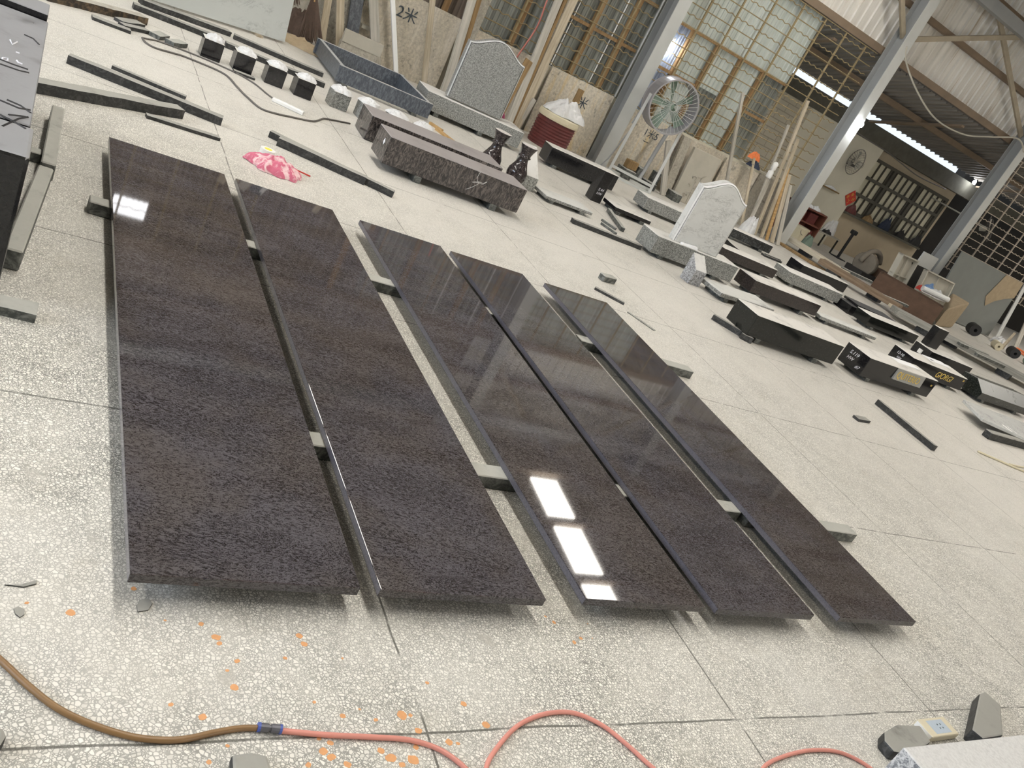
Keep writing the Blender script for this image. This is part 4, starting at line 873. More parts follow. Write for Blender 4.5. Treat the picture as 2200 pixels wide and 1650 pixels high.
plank('rounded brown board right of the grey headstone', (11.62, -5.72, 0), wallp(1122, 140, 12.0), .12, .03, M['woodD'])
plank('thin pale pole leaning against the grille right of the drum fan', (11.75, -10.92, 0), wallp(1596, 200), .06, .04, M['woodG'])
plank('rusty grey post leaning left of the relief slab', (11.60, -9.36, 0), wallp(1436, 303, 11.98), .10, .05, M['woodG'])
for i, (y0, y1, z1, wd, mt, lb) in enumerate(((-11.62, -11.42, 1.95, .055, 'woodG', 'tall whitish pole, leftmost of the bundle by the middle column'), (-11.82, -11.52, 2.45, .075, 'wood', 'tallest pale plank of the bundle by the middle column'), (-11.98, -11.80, 1.82, .08, 'wood', 'pale plank right of the tallest in the bundle by the middle column'),
      (-12.10, -11.98, 1.30, .07, 'woodY', 'yellowish plank in the bundle by the middle column'), (-12.22, -12.10, 1.20, .10, 'wood', 'broad pale plank in the bundle by the middle column'), (-12.36, -12.26, 1.05, .09, 'woodG', 'short plank nearest to the middle column'), (-11.40, -11.72, 1.00, .07, 'woodG', 'plank crossing the foot of the bundle by the middle column'), (-11.25, -11.10, 1.2, .06, 'wood', 'slim plank left of the bundle by the middle column'))):
    plank(lb, (11.72 - .035 * i, y0, 0), (12.0, y1, z1), wd, .03, M[mt])
mb = MB(); a = onx(1373, 384, 11.7); b = onx(1442, 272, 11.9); mb.tube([Vector((0, 0, 0)), b - a], .035, 10); a.z = max(a.z, .03); tag(mb.build('steel_tube', M['steel'], None, a), 'dark steel tube leaning behind the drum fan', 'tube')
cable('red hose hanging from the top edge behind the grey headstone', [(12.0, -6.02, 2.6), (12.0, -6.0, 2.2), (12.0, -6.03, 1.80), (12.02, -6.07, 1.44), (12.04, -6.0, 1.0), (12.05, -5.95, .6), (11.9, -5.9, .01)], .014, M['hoseR'], 'red_hose')
# marble slab leaning at the top edge
u = Vector((.876, -1.60, 0)).normalized()
mb = MB(); mb.hexa([(0, 0, 0), (3.6, 0, 0), (3.6, .03, 0), (0, .03, 0), (0, .30, 1.75), (3.6, .30, 1.75), (3.6, .33, 1.75), (0, .33, 1.75)])
o = Vector((10.65, -2.47, .025)) - u * 3.6; tag(mb.build('marble_slab', M['marbleB'], None, o, math.atan2(u.y, u.x), .003), 'large pale veined marble slab standing at the top edge', 'stone slab')
for f, w_ in ((.4, 'left'), (3.2, 'right')):
    q = o + u * f; q.z = 0; mb = MB(); mb.box(-.04, .04, -.05, .5, 0, .024); tag(mb.build('stone_spacer', M['wood'], None, q, math.atan2(u.y, u.x)), 'batten under the ' + w_ + ' end of the pale marble slab', 'batten', 'battens under the marble slab')
mb = MB(); q = o + u * 1.2; mb.beam((0, .42, 0), (0, .20, 1.15), .06, .05, 0, (1, 0, 0)); q.z = .0; tag(mb.build('prop', M['woodD'], None, q, math.atan2(u.y, u.x)), 'prop behind the large pale marble slab', 'prop')
# brooms, sack, boards at the upper left
def broom(label, P0, P1, spread):
    t = thing('broom', label, 'broom', P0, 0, 'brooms by the back wall'); d = Vector(P1) - Vector(P0); mb = MB(); mb.tube([d * .35, d], .012, 8); mb.build('handle', M['woodY'], t)
    mb = MB(); rn = random.Random(3); z = d.normalized(); a = Vector((0, 1, 0))
    for k in range(44):
        s = (k / 43 - .5) * 2; e = a * s * spread + Vector((rn.uniform(-.03, .03), 0, rn.uniform(0, .06))); mb.tube([d * .40 + a * s * .03, d * .2 + a * s * spread * .6, e], [.006, .009, .004], 4)
    mb.build('bristles', M['straw'], t)
broom('dark bristle broom right of the marble slab', (11.45, -2.95, .01), (12.02, -2.75, 1.35), .17); broom('brown bristle broom standing close to the marble slab', (11.55, -2.58, .35), (12.05, -2.50, 1.25), .12)
crumple('sack', 'flattened tan sack right of the marble slab', 'sack', (11.0, -2.72, 0), .34, .20, .10, M['sack'], 51.2, R(60))
crumple('sack', 'dark bag lying behind the brooms', 'sack', (11.80, -2.80, 0), .24, .15, .34, M['straw'], 61.2, R(60))
mb = MB(); mb.box(-.03, .03, -.55, 0, 0, .16); tag(mb.build('stone_board', M['stoneP'], None, (11.62, -3.36, .19)), 'grey board on edge on a mottled block behind the stone surround', 'board')
mb = MB(); mb.box(-.06, .06, -.52, 0, 0, .188); tag(mb.build('stone_block', M['rough3'], None, (11.66, -3.36, 0)), 'mottled block under the grey board behind the stone surround', 'stone block')
for k, (y, z) in enumerate(((-3.70, .62), (-3.66, .40))):
    mb = MB(); mb.box(-.12, 0, -.12, 0, 0, .05); tag(mb.build('wall_stub', M['stoneP'], None, (12.12, y, z)), ('upper', 'lower')[k] + ' small stub sticking out of the wall above the grey board', 'stub')
mb = MB(); mb.beam((0, 0, 0), (-.55, -.12, 0), .05, .03, 0, (0, 1, 0)); tag(mb.build('batten', M['woodY'], None, (9.22, -4.04, .015), R(2)), 'yellow wooden batten on the floor right of the stone surround', 'batten', 'yellow battens on the floor'); mb = MB(); mb.beam((0, 0, 0), (-.18, -.10, 0), .04, .03, 0, (0, 1, 0)); tag(mb.build('batten', M['woodY'], None, (9.42, -4.02, .015)), 'short yellow batten beside the longer one', 'batten', 'yellow battens on the floor')
crumple('flowers', 'small heap of dark pink artificial flowers right of the grey headstone', 'flowers', (10.45, -5.32, .266), .07, .08, .09, plain('dark_pink', (.30, .05, .12), .8, 0, .5, 40), 71, 0, None, 14, .9)

# maroon drum with a cream ring and plastic on top
t = thing('drum', 'maroon ribbed metal drum with a cream rim in front of the streaked slab', 'drum', (11.42, -6.74, 0))
pr = [(.30, 0), (.305, .01)]
for k in range(8): z = .03 + k * .045; pr += [(.30, z), (.312, z + .012), (.312, z + .024), (.30, z + .036)]
pr += [(.30, .40), (.31, .405), (.31, .42)]
mb = MB(); mb.lathe(pr, 36); mb.build('barrel', M['maroon'], t, smooth=False)
mb = MB(); mb.lathe([(.25, .42), (.325, .421), (.33, .45), (.325, .50), (.315, .515), (.25, .515)], 36); mb.build('rim', M['cream'], t, smooth=False)
crumple('plastic_bag', 'crumpled white plastic bags on top of the maroon drum', 'plastic bag', (11.42, -6.80, .516), .24, .34, .20, M['film'], 81.3, 0, None, 30, 1.1)
mb = MB(); mb.box(-.015, .015, -.05, .05, 0, .26); tag(mb.build('board', M['woodD'], None, (11.60, -6.98, .70)), 'short brown board sticking up from the plastic on the drum', 'board')
crumple('plastic_bag', 'white plastic bag at the foot of the plank bundle', 'plastic bag', (11.36, -11.28, 0), .15, .15, .36, M['film'], 91.3, 0, None, 20, .5)
# drum fan on its stand
FA, FB = Vector((11.449, -8.019, 0)), Vector((11.053, -8.646, 0)); FC = (FA + FB) / 2; FC.z = 1.345
d = (FB - FA).normalized(); fz = math.atan2(d.y, d.x)
t = thing('drum_fan', 'large drum fan with green blades on a white tube stand', 'fan', (FC.x, FC.y, 0), 0)
def ringpart(nm, mt, prof, par, fl=True):   # lathe about the fan axis (local z turned towards -x)
    mb = MB(); mb.lathe(prof, 40); o = mb.build(nm, mt, par, (0, 0, FC.z), smooth=True); o.rotation_euler = (0, R(-90), R(-9) * -1); return o
AX = (0, R(-90), R(-8))
mb = MB(); n = 40
ro, ri, hd = .41, .40, .15
vs = []; fs = []
for z, r in ((-hd, ro + .012), (-hd + .02, ro), (hd - .02, ro), (hd, ro + .012), (hd, ri), (-hd, ri)):
    vs += [(r * math.cos(2 * PI * k / n), r * math.sin(2 * PI * k / n), z) for k in range(n)]
for i in range(6):
    for k in range(n): j = (i + 1) % 6; fs.append((i * n + k, i * n + (k + 1) % n, j * n + (k + 1) % n, j * n + k))
mb.add(vs, fs); hs = mb.build('housing', M['ring'], t, (0, 0, FC.z), smooth=False); hs.rotation_euler = AX
mb = MB(); mb.lathe([(.0, -.10), (.055, -.10), (.06, .03), (.045, .06), (0, .065)], 20); hb_ = mb.build('hub', M['blade'], t, (0, 0, FC.z)); hb_.rotation_euler = AX
for k in range(5):
    mb = MB(); vs = []; ns = 6
    for i in range(ns + 1):
        r = .05 + .33 * i / ns; wdt = .045 + .04 * i / ns; tw = .9 - .5 * i / ns
        for s in (-1, 1):
            for e in (-.002, .002): vs.append((r, s * wdt * math.cos(tw) + e * math.sin(tw), s * wdt * math.sin(tw) + e))
    fs = []
    for i in range(ns):
        a = 4 * i; fs += [(a, a + 4, a + 6, a + 2), (a + 1, a + 3, a + 7, a + 5), (a, a + 1, a + 5, a + 4), (a + 2, a + 6, a + 7, a + 3)]
    fs += [(0, 2, 3, 1), (4 * ns, 4 * ns + 1, 4 * ns + 3, 4 * ns + 2)]
    mb.add(vs, fs); b = mb.build('blade', M['blade'], t, (0, 0, FC.z)); b.rotation_euler = (Matrix.Rotation(AX[2], 3, 'Z') @ Matrix.Rotation(AX[1], 3, 'Y') @ Matrix.Rotation(2 * PI * k / 5 + .35, 3, 'Z')).to_euler()
mb = MB()
for k in range(36): a = 2 * PI * k / 36; mb.tube([(.06 * math.cos(a), .06 * math.sin(a), .13), (.40 * math.cos(a + .25), .40 * math.sin(a + .25), .145)], .0028, 4)
for r in (.06, .22, .40): mb.tube([(r * math.cos(2 * PI * k / 36), r * math.sin(2 * PI * k / 36), .135 + .01 * r) for k in range(37)], .003, 4)
gr = mb.build('guard', M['steelP'], t, (0, 0, FC.z)); gr.rotation_euler = AX
A2, B2_ = FA - FC, FB - FC; A2.z = B2_.z = 0; nrm = Vector((d.y, -d.x, 0)); nrm = nrm if nrm.x > 0 else -nrm
for nm, e in (('leg', A2), ('leg', B2_)):
    top = Vector((0, .43 * (1 if e.y > 0 else -1), FC.z)); mb = MB(); mb.beam((e.x, e.y, .02), (top.x, top.y, FC.z + .03), .045, .035, 0, (d.x, d.y, 0)); mb.build(nm, M['steelP'], t)
for nm, p, q in (('base_rail', A2 - nrm * .1, A2 + nrm * .5), ('base_rail', B2_ - nrm * .1, B2_ + nrm * .5), ('cross_rail', A2, B2_), ('cross_rail', A2 + nrm * .45, B2_ + nrm * .45), ('cross_rail', A2 + Vector((0, 0, .12)), B2_ + Vector((0, 0, .12)))):
    mb = MB(); z = Vector((0, 0, .02)); mb.beam(p + z, q + z, .04, .04, 0, (d.x, d.y, 0) if nm == 'base_rail' else (nrm.x, nrm.y, 0)); mb.build(nm, M['steelP'], t)
mb = MB(); mb.tube([(A2.x + .02, A2.y + .02, .85), (.18, .30, 1.28), (.15, .36, 1.40)], .012, 6); mb.tube([(A2.x, A2.y, .75), (.25, .40, .2), (.30, .45, .03)], .012, 6); mb.build('strut', M['steel'], t)
# junk behind the fan
rn = random.Random(11)
for k, (x, y, sx_, sy_, sz, mt, lb) in enumerate(((11.75, -8.55, .30, .22, .16, 'offcutL', 'grey offcut behind the fan stand, leftmost'), (11.82, -8.82, .20, .16, .26, 'offcutL', 'upright grey offcut behind the fan stand'), (11.70, -9.02, .30, .16, .12, 'offcut', 'dark offcut behind the fan stand'), (11.85, -9.22, .12, .14, .30, 'offcutL', 'tall grey offcut behind the right fan leg'), (11.60, -9.58, .24, .18, .14, 'offcutL', 'brownish grey offcut left of the relief slab foot'), (11.78, -8.60, .12, .22, .14, 'woodD', 'brown wooden block on the leftmost offcut behind the fan'))):
    z0 = .162 if k == 5 else 0; mb = MB(); mb.box(-sx_ / 2, sx_ / 2, -sy_ / 2, sy_ / 2, 0, sz); tag(mb.build('stone_offcut' if k < 5 else 'wood_block', M[mt], None, (x, y, z0), rn.uniform(-.4, .4), .008), lb, 'stone offcut' if k < 5 else 'wood block', 'offcuts behind the fan' if k < 5 else None)
# red cap, glove and cloth hanging by the plank bundle
crumple('cloth', 'orange-red cloth hanging on the grille left of the plank bundle', 'cloth', (12.02, -11.12, 1.16), .05, .14, .16, M['orange'], 101, 0, None, 14, .5)
crumple('cloth', 'dark gloves on the sill below the orange-red cloth', 'cloth', (12.0, -11.20, 1.035), .09, .16, .12, M['navy'], 103, 0, None, 14, .7)
t = thing('bottle', 'white plastic bottle hanging beside the pale pole of the bundle', 'bottle', (11.86, -11.52, 1.0), 0); mb = MB(); mb.lathe([(0, 0), (.05, .0), (.055, .02), (.055, .12), (.03, .15), (.05, .17), (.052, .28), (.02, .31), (0, .31)], 16); mb.build('body', M['white'], t, smooth=True)

# ------------------------------------------------------------------ right edge: long planks on bearers, rusty box, trays, sheet, lean-to contents
def rbox(name, label, cat, x, y, a, L, D, h, z0, mat, group=None, bevel=.006): return kerb(name, label, x, y, a, L, D, h, z0, mat, group, cat, bevel)
GP = 'long planks on bearers at the right'
rbox('long_plank', 'long brown plank on bearers before the rusty box', 'plank', 10.87, -12.79, -63.6, 1.66, .34, .10, .10, mat_wood('rail_brown', (.15, .10, .062), (.27, .20, .135), 'X'), GP)
rbox('long_plank', 'long grey plank on bearers behind the kerbs at the right edge', 'plank', 8.95, -12.96, -31.4, 3.1, .36, .09, .10, mat_wood('rail_grey', (.22, .22, .20), (.36, .355, .325), 'X'), GP)
rbox('long_plank', 'cream coloured plank behind the grey one at the right edge', 'plank', 9.24, -13.25, -31.4, 3.0, .34, .05, .10, mat_wood('rail_cream', (.55, .49, .36), (.68, .62, .49), 'X'), GP)
rbox('long_plank', 'cream plank running right from the foot of the middle column', 'plank', 12.20, -12.98, -76, 1.5, .40, .08, .10, mat_wood('rail_pale', (.50, .45, .35), (.62, .57, .46), 'X'), GP)
rbox('long_plank', 'dark board lying just before the middle column foot', 'plank', 11.9, -12.62, -72, 1.2, .12, .05, 0, M['woodD'], GP)
for k, (x, y, w_) in enumerate(((10.62, -13.05, 'brown plank, left'), (10.1, -13.75, 'brown plank, right'), (8.75, -13.6, 'grey plank, left'), (7.9, -15.0, 'grey plank, right'), (8.7, -14.4, 'cream plank'), (11.85, -13.5, 'cream plank at the column'))):
    mb = MB(); mb.box(-.12, .12, -.12, .12, 0, .099); tag(mb.build('stone_spacer', M['offcut'], None, (x, y, 0), R(20)), 'dark support under the ' + w_, 'stone spacer', 'supports under the long planks')
for A, B2, z, lb in (((1810, 581), (1873, 610), .205, 'thin grey stone bar lying on the brown plank, farther'), ((1898, 640), (1950, 662), .205, 'thin grey stone bar lying on the brown plank, nearer'), ((2062, 743), (2122, 768), .195, 'grey stone bar on the right planks, farther'), ((2099, 766), (2157, 792), .195, 'grey stone bar on the right planks, nearer')):
    a, b = at(*A, .15), at(*B2, .15); d2 = b - a; mb = MB(); mb.box(0, d2.length, 0, .08, 0, .05); o = mb.build('stone_bar', M['offcutL'], None, (a.x, a.y, .152), math.atan2(d2.y, d2.x), .004); tag(o, lb, 'stone bar', 'bars lying on the right planks')
t = thing('metal_box', 'rusty brown steel box with junk inside at the right', 'box', (10.98, -14.64, .0), R(-56.5 - 90))
th = .02; L, D, h = 1.36, .62, .40
for nm, bx in (('front_wall', (0, L, 0, th)), ('rear_wall', (0, L, D - th, D)), ('side_wall', (0, th, th, D - th)), ('side_wall', (L - th, L, th, D - th)), ('bottom', (th, L - th, th, D - th))):
    mb = MB(); mb.box(bx[0], bx[1], bx[2], bx[3], 0, h if nm != 'bottom' else .05); mb.build(nm, M['rustbox'], t)
mb = MB(); p = [(9.84, -15.47, .0), (10.58, -17.2, .0), (11.0, -17.1, .0), (10.17, -16.0, .0)]; mb.hexa([p[0], p[1], p[2], p[3], (9.84, -15.47, .40), (10.58, -17.2, .63), (11.0, -17.1, .63), (10.17, -16.0, .44)])
o = mb.build('sack', M['sack'], None, (0, 0, 0), 0, .05, seg=3); tag(o, 'big tan sack standing right of the rusty box', 'sack')
f = lambda px, py, x: onx(px, py, x)
def junk(label, px, py, x, rx, ry, rz, mat, seed, name='plastic_bag', cat='plastic bag', z=None):
    p = onx(px, py, x); p.z = max(0.0, p.z if z is None else z); return crumple(name, label, cat, p, rx, ry, rz, mat, seed, 0, None, 16, .8)
junk('white and blue plastic bags spilling over the rusty box', 2000, 640, 10.9, .20, .42, .16, M['film'], 111, z=.40)
junk('blue printed plastic bag on the rusty box', 1990, 628, 11.0, .12, .16, .18, plain('blue_bag', (.16, .28, .50), .4, 0, .4, 30), 113, z=.42)
junk('red strap on the rusty box', 1974, 620, 10.9, .05, .10, .10, M['red'], 115, 'strap', 'strap', z=.41)
mb = MB(); mb.tube([(0, 0, 0), (-.22, -.62, .02)], .055, 12); tag(mb.build('paper_roll', M['white'], None, (10.6, -15.55, .50), 0), 'white roll lying over the corner of the rusty box', 'roll')
def tray(label, x, y, z, w_, h_, lean, rz, tilt):
    t = thing('crate', label, 'crate', (x, y, z), R(rz), 'pale plastic crates'); mb = MB(); mb.box(0, .03, -w_, 0, 0, h_); mb.build('base_panel', M['dustC'], t).rotation_euler = (0, R(tilt), 0)
    for bx in ((-.10, 0, -w_, -w_ + .03, 0, h_), (-.10, 0, -.03, 0, 0, h_), (-.10, 0, -w_, 0, 0, .03), (-.10, 0, -w_, 0, h_ - .03, h_), (-.05, 0, -w_ / 2 - .015, -w_ / 2 + .015, 0, h_), (-.05, 0, -w_, 0, h_ / 2 - .015, h_ / 2 + .015)):
        mb = MB(); mb.box(*bx); mb.build('rib', M['dustC'], t).rotation_euler = (0, R(tilt), 0)
tray('pale plastic crate standing on edge behind the rusty box, left', 11.55, -15.75, .0, .72, .86, 0, 8, 8); tray('pale plastic crate standing on edge behind the rusty box, right', 11.35, -16.55, .0, .85, .80, 0, -12, 14)
mb = MB(); mb.box(0, .04, -.55, 0, 0, .30); tag(mb.build('board', M['steelP'], None, (11.755, -16.55, .777), 0), 'white board leaning above the crates by the right column', 'board')
mb = MB(); mb.box(0, .07, -.9, .3, 0, .775); tag(mb.build('stand', M['cavity'], None, (11.745, -16.5, 0)), 'dark stand behind the crates', 'stand')
mb = MB(); mb.hexa([(.0, -20.2, .02), (.03, -20.2, .02), (.03, -17.55, .02), (0, -17.55, .02), (.0, -19.98, 1.43), (.03, -19.98, 1.43), (.03, -17.3, 1.44), (0, -17.3, 1.44)]); tag(mb.build('steel_sheet', M['galv'], None, (11.52, 0, 0)), 'large grey steel sheet leaning before the right grille', 'steel sheet')
mb = MB(); mb.prism([(0, -19.05, .82), (0, -19.2, 1.43), (0, -19.98, 1.43), (0, -20.05, 1.05), (0, -19.75, .95), (0, -19.45, .80), (0, -19.25, .62)], (-.006, 0, 0)); tag(mb.build('cardboard', M['sack'], None, (11.512, 0, 0)), 'torn brown cardboard stuck on the grey steel sheet', 'cardboard')
for P0, P1, wd, mt, lb in (((11.2, -20.0, .0), (12.1, -21.1, 1.5), .12, 'steelP', 'pale metal board leaning right of the steel sheet'), ((11.0, -20.6, .0), (12.0, -21.9, 1.0), .14, 'woodG', 'grey plank leaning at the right edge, left one'), ((10.9, -20.9, .0), (12.0, -22.4, 1.0), .07, 'woodG', 'grey plank leaning at the right edge, middle one'), ((10.7, -21.1, .0), (12.0, -22.6, .9), .07, 'woodD', 'brown plank leaning at the right edge')):
    plank(lb, P0, P1, wd, .03, M[mt], cat='leaning board')
mb = MB(); mb.beam((0, 0, .02), (.65, -.05, .42), .05, .05, 0, (0, 1, 0)); mb.beam((.65, -.05, .0), (.65, -.05, .45), .05, .05, 0, (0, 1, 0)); tag(mb.build('trestle', M['wood'], None, (10.4, -18.95, 0), R(-60)), 'small pale wooden trestle right of the tan sack', 'trestle')
junk('white plastic bag under the right edge planks', 2140, 745, 11.0, .2, .25, .2, M['film'], 121, z=0)
mb = MB(); mb.tube(spline([(.0, 0, .10), (.3, -.5, .16), (.1, -1.1, .10), (-.15, -.6, .12), (.05, -.1, .14), (.28, -.55, .10), (.08, -1.0, .14)], 8), .022, 6); tag(mb.build('orange_cable', M['orange'], None, (10.3, -19.4, 0), 0, smooth=True), 'orange cable coil at the right edge', 'cable')
for k, (x, y, r, mt, lb) in enumerate(((10.2, -18.5, .09, 'cream', 'cream roll lying at the right edge, seen end on'), (9.75, -19.2, .10, 'blade', 'green-rimmed roll at the right edge, farther'), (9.45, -19.6, .10, 'blade', 'green-rimmed roll at the right edge, nearer'), (10.75, -18.3, .13, 'rubber', 'black roll behind the trestle'), (10.05, -18.95, .11, 'rubber', 'black roll beside the cream roll'))):
    mb = MB(); n = 20; vs = []; 
    for z, rr in ((0, r), (.25, r), (.25, r * .3), (0, r * .3)): vs += [(rr * math.cos(2 * PI * i / n), rr * math.sin(2 * PI * i / n), z) for i in range(n)]
    mb.add(vs, [(a * n + i, a * n + (i + 1) % n, ((a + 1) % 4) * n + (i + 1) % n, ((a + 1) % 4) * n + i) for a in range(4) for i in range(n)]); o = mb.build('roll', M[mt], None, (x, y, r)); o.rotation_euler = (0, R(90), R(-35)); tag(o, lb, 'roll', 'rolls at the right edge')
# contents of the lean-to: cabinet, bucket, table, posts, machine
X1 = 13.9
def pbox(name, label, cat, BL, TR, x, dep, mat, z0=None, bevel=.005):   # box whose front face spans two measured points in a plane of constant x
    a, b = onx(*BL, x), onx(*TR, x); z = a.z if z0 is None else z0; mb = MB(); mb.box(0, dep, b.y - a.y, 0, 0, max(.02, b.z - z)); return tag(mb.build(name, mat, None, (x, a.y, z), 0, bevel), label, cat)
t = thing('cabinet', 'red-brown open cabinet between the plank bundle and the lean-to wall', 'cabinet', (13.6, -14.45, 0))
for bx in ((0, .45, -1.0, 0, .70, .73), (0, .45, -1.0, 0, .40, .43), (0, .45, -1.0, 0, .02, .05), (0, .45, -.03, 0, 0, .73), (0, .45, -1.0, -.97, 0, .73), (.43, .45, -1.0, 0, 0, .73)):
    mb = MB(); mb.box(*bx); mb.build('panel', M['redwood'], t)
for y, z, sz, mt in ((-.25, .43, .2, 'redwood'), (-.65, .43, .22, 'maroon'), (-.35, .05, .28, 'redwood'), (-.75, .05, .25, 'maroon')):
    mb = MB(); mb.box(.05, .40, y - .14, y + .14, 0, sz); tag(mb.build('box', M[mt], None, (13.6, -14.45, z + .001)), ('red-brown' if mt == 'redwood' else 'maroon') + ' box in the ' + ('upper' if z > .3 else 'lower') + ' shelf of the cabinet', 'box')
mb = MB(); mb.prism([(0, -.05, .30), (0, -.16, .36), (0, -.22, .26), (0, -.10, .22)], (-.004, 0, 0)); tag(mb.build('paper', M['red'], None, (13.644, -14.65, .0)), 'red paper on the box in the lower shelf', 'paper')
for px, py, sd, lb in ((1757, 440, 131, 'white cloth lying on the cabinet, larger'), (1741, 437, 133, 'white cloth lying on the cabinet, smaller')):
    junk(lb, px, py, 13.8, .12, .16 if sd == 131 else .08, .08, M['paper'], sd, 'cloth', 'cloth', z=.731)
t = thing('bucket', 'cream plastic bucket in front of the red-brown cabinet', 'bucket', (13.1, -14.35, .0)); mb = MB(); mb.lathe([(.0, 0), (.15, 0), (.19, .32), (.205, .322), (.205, .36), (.19, .36)], 24); mb.build('body', M['cream'], t, smooth=False)
mb = MB(); mb.tube([(-.19 * math.cos(a) * .3 - .16, .19 * math.cos(a), .30 - .09 * math.sin(a)) for a in [PI * i / 12 for i in range(13)]], .006, 5); mb.build('handle', M['cable'], t)
t = thing('table', 'small dark table with junk in front of the lean-to wall', 'table', (13.75, -15.50, 0)); mb = MB(); mb.box(0, .5, -.95, 0, .34, .37); mb.build('tabletop', M['woodG'], t)
for a in (.03, .45):
    for b in (-.92, -.04): mb = MB(); mb.box(a, a + .03, b, b + .03, 0, .34); mb.build('leg', M['cavity'], t)
junk('white cloth heaped on the small dark table', 1779, 497, 13.95, .14, .20, .34, M['film'], 141, 'cloth', 'cloth', z=.371)
junk('grey-green netting on the left of the small dark table', 1738, 515, 13.3, .13, .13, .26, M['blade'], 143, 'netting', 'netting', z=.0)
junk('black rags on the small dark table', 1765, 515, 13.9, .12, .12, .12, M['rubber'], 145, 'rags', 'rags', z=.371)
t = thing('post_stand', 'black post with a knob head on a base before the lean-to wall', 'stand', (13.6, -16.5, 0)); mb = MB(); mb.tube([(0, 0, .02), (0, 0, .62)], .035, 10); mb.build('post', M['rubber'], t); mb = MB(); mb.box(-.14, .14, -.14, .14, 0, .02); mb.build('base', M['rubber'], t); mb = MB(); mb.box(-.06, .06, -.08, .08, .62, .72); mb.build('head', M['rubber'], t, bevel=.02)
p = onx(1850, 585, 12.4); t = thing('machine', 'dusty round machine wheel with a guard right of the black post', 'machine', (12.4, -15.95, 0)); n = 24
mb = MB(); mb.lathe([(0, -.12), (.24, -.12), (.26, -.08), (.26, .08), (.24, .12), (0, .12)], n); o = mb.build('wheel', M['dustM'], t, (0, 0, .27)); o.rotation_euler = (R(90), 0, R(25))
mb = MB(); mb.tube([(.0, .30 * math.cos(a) - .1, .28 + .32 * math.sin(a)) for a in [PI * .0 + PI * .9 * i / 14 for i in range(15)]], .06, 8); mb.build('guard', M['dustM'], t, smooth=True); mb = MB(); mb.box(-.25, .25, -.45, .25, 0, .12); mb.build('base', M['cavity'], t)
mb = MB(); mb.box(-.2, .2, -.9, -.3, .0, .30); mb.build('motor', M['rustbox'], t, bevel=.03)
p = onx(1882, 578, 12.2); crumple('guard', 'orange grinder guard right of the round machine', 'guard', Vector((12.1, -16.62, .301)), .09, .16, .13, M['orange'], 151, 0, None, 14, .3)
mb = MB(); mb.box(-.02, .02, -.75, 0, 0, .5); tag(mb.build('board', M['navy'], None, (13.2, -17.9, .0), R(10)), 'dark blue board leaning behind the round machine', 'board')
# sign, wall fan, shelf on the lean-to wall
sp_ = [onx(*q_, 14.57) for q_ in ((1814, 419), (1840, 408), (1843, 433), (1817, 445))]; c = sum(sp_, Vector((0, 0, 0))) / 4
t = thing('sign', 'small red diamond sign with yellow characters on the lean-to wall', 'sign', (14.592, c.y, c.z)); mb = MB(); s_ = .205; mb.prism([(0, s_, 0), (0, 0, s_), (0, -s_, 0), (0, 0, -s_)], (-.01, 0, 0)); bd = mb.build('board', M['red'], t)
bd.rotation_euler = (R(-2), 0, 0)
for body, u_, v_ in (('米', -.0, .085), ('本', .0, -.0), ('丁', 0, 0), ('日', 0, 0)):
    pos = {'米': (.115, .0), '本': (.015, .085), '丁': (.015, -.095), '日': (-.09, -.01)}[body]; text(body, .10, plain('sign_yellow', (.75, .50, .10), .5), t, (-.012, pos[0] - .0, pos[1] - .03), (R(90 + 0), R(0), R(-90)), .001, 0, 'CENTER', 'character')
def wallfan(label, x, px, py, yaw, pitch, r=.22):
    p = onx(px, py, x); t = thing('wall_fan', label, 'fan', p, 0, 'wall fans'); rot = (0, R(-90 + pitch), R(yaw))
    mb = MB()
    for k in range(26): a = 2 * PI * k / 26; mb.tube([(.03 * math.cos(a), .03 * math.sin(a), .07), (r * .7 * math.cos(a), r * .7 * math.sin(a), .06), (r * math.cos(a), r * math.sin(a), 0), (r * .6 * math.cos(a), r * .6 * math.sin(a), -.07)], .0035, 4)
    mb.tube([(r * math.cos(2 * PI * k / 28), r * math.sin(2 * PI * k / 28), 0) for k in range(29)], .007, 5); mb.build('guard', M['cable'], t).rotation_euler = rot
    for k in range(3):
        mb = MB(); a = 2 * PI * k / 3; mb.prism([(.03 * math.cos(a), .03 * math.sin(a), .0), (r * .8 * math.cos(a - .3), r * .8 * math.sin(a - .3), .02), (r * .85 * math.cos(a + .3), r * .85 * math.sin(a + .3), -.01)], (0, 0, .004)); mb.build('blade', M['dustC'], t).rotation_euler = rot
    mb = MB(); mb.lathe([(0, -.22), (.06, -.21), (.065, -.09), (.03, -.05), (0, -.05)], 14); mb.build('motor', M['dustC'], t, smooth=True).rotation_euler = rot
    return t
t = wallfan('grey wall fan on the cream lean-to wall', 14.30, 1838, 348, -104, 0, .30)
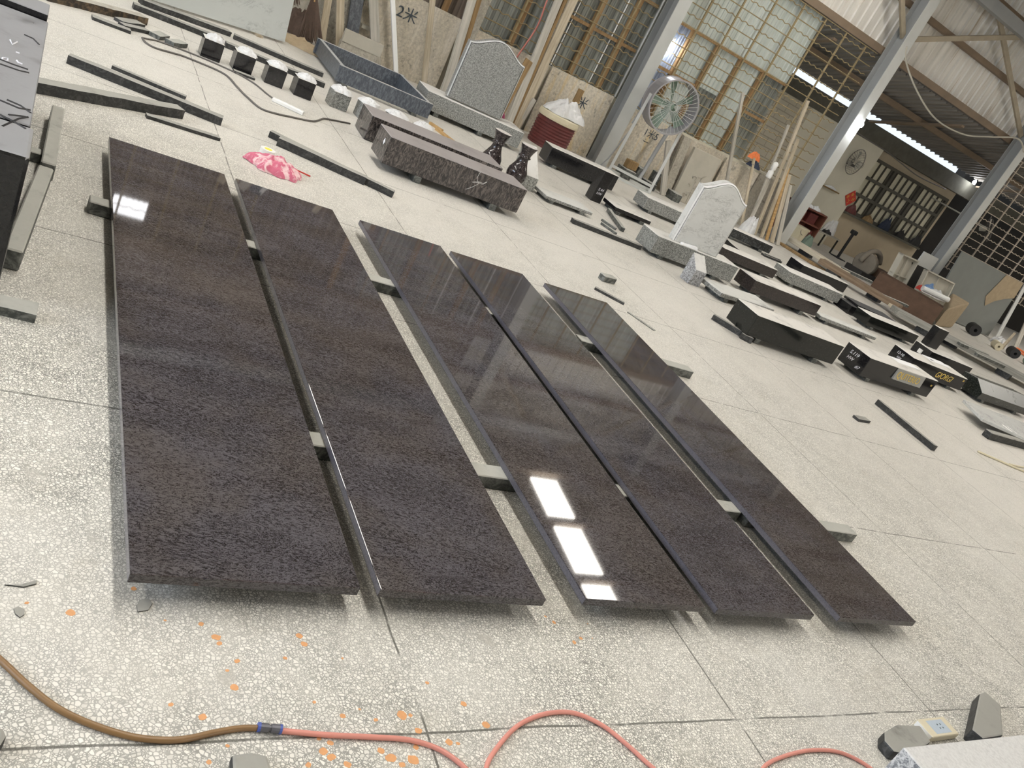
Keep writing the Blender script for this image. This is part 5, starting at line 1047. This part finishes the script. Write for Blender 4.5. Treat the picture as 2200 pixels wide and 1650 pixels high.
mb = MB(); mb.box(.0, .31, -.02, .02, -.12, -.06); mb.build('bracket', M['cable'], t, (-.01, -.13, .0))
t = wallfan('white wall fan behind the right grille', 13.0, 2125, 492, 30, 25, .30); mb = MB(); mb.tube([(0, 0, 0), (.2, -.1, .0), (2.05, -.2, .05)], .02, 6); mb.build('bracket', M['dustC'], t)
p = onx(1770, 401, 14.5); mb = MB(); mb.box(0, .10, -.58, 0, 0, .03); tag(mb.build('shelf', M['woodD'], None, (14.50, p.y, p.z)), 'narrow shelf on the lean-to wall above the cabinet', 'shelf')
junk('small red and white things on the narrow wall shelf', 1785, 405, 14.52, .05, .22, .06, M['film'], 161, 'rags', 'rags', z=p.z + .031)
mb = MB(); mb.tube([(0, 0, 1.9), (0, 0, 1.0), (0, .02, .75)], .014, 6); tag(mb.build('pipe', M['cream'], None, (14.58, onx(1752, 410, 14.58).y, 0)), 'thin cream pipe on the lean-to wall left of the sign', 'pipe')
# junk on the window sill and inside the bay
for k in range(5):
    y = W1 - .5 - k * .72; junk_h = (.22, .16, .3, .2, .26)[k]; crumple('rags', ('first', 'second', 'third', 'fourth', 'fifth')[k] + ' heap of rags on the window sill from the left', 'rags', (14.93, y, .951 if k != 2 else .951), .06, .22, junk_h, M[('maroon', 'woodD', 'navy', 'cavity', 'rubber')[k]] if k != 9 else M['film'], 170 + k, 0, 'rags on the sill', 12, .8)
mb = MB(); mb.box(14.82, 15.0, -20.6, W1, .90, .95); struct(mb.build('trim_8', M['conc']))
# hanging cables
cable('pale cable sagging between the middle and right columns', [(11.82, -12.72, 4.0), (11.85, -12.92, 3.82), (11.86, -13.64, 3.52), (11.86, -14.53, 3.31), (11.86, -15.5, 3.36), (11.86, -16.27, 3.60), (11.84, -17.0, 3.84), (11.82, -17.42, 3.7)], .016, M['dustC'])
cable('grey cable sagging along the lean-to from the lamp', [(12.15, -12.80, 2.62), (12.6, -13.4, 2.50), (13.2, -14.6, 2.48), (13.8, -16.2, 2.50), (14.2, -18.0, 2.42), (14.5, -19.6, 2.5)], .014, M['cable'])
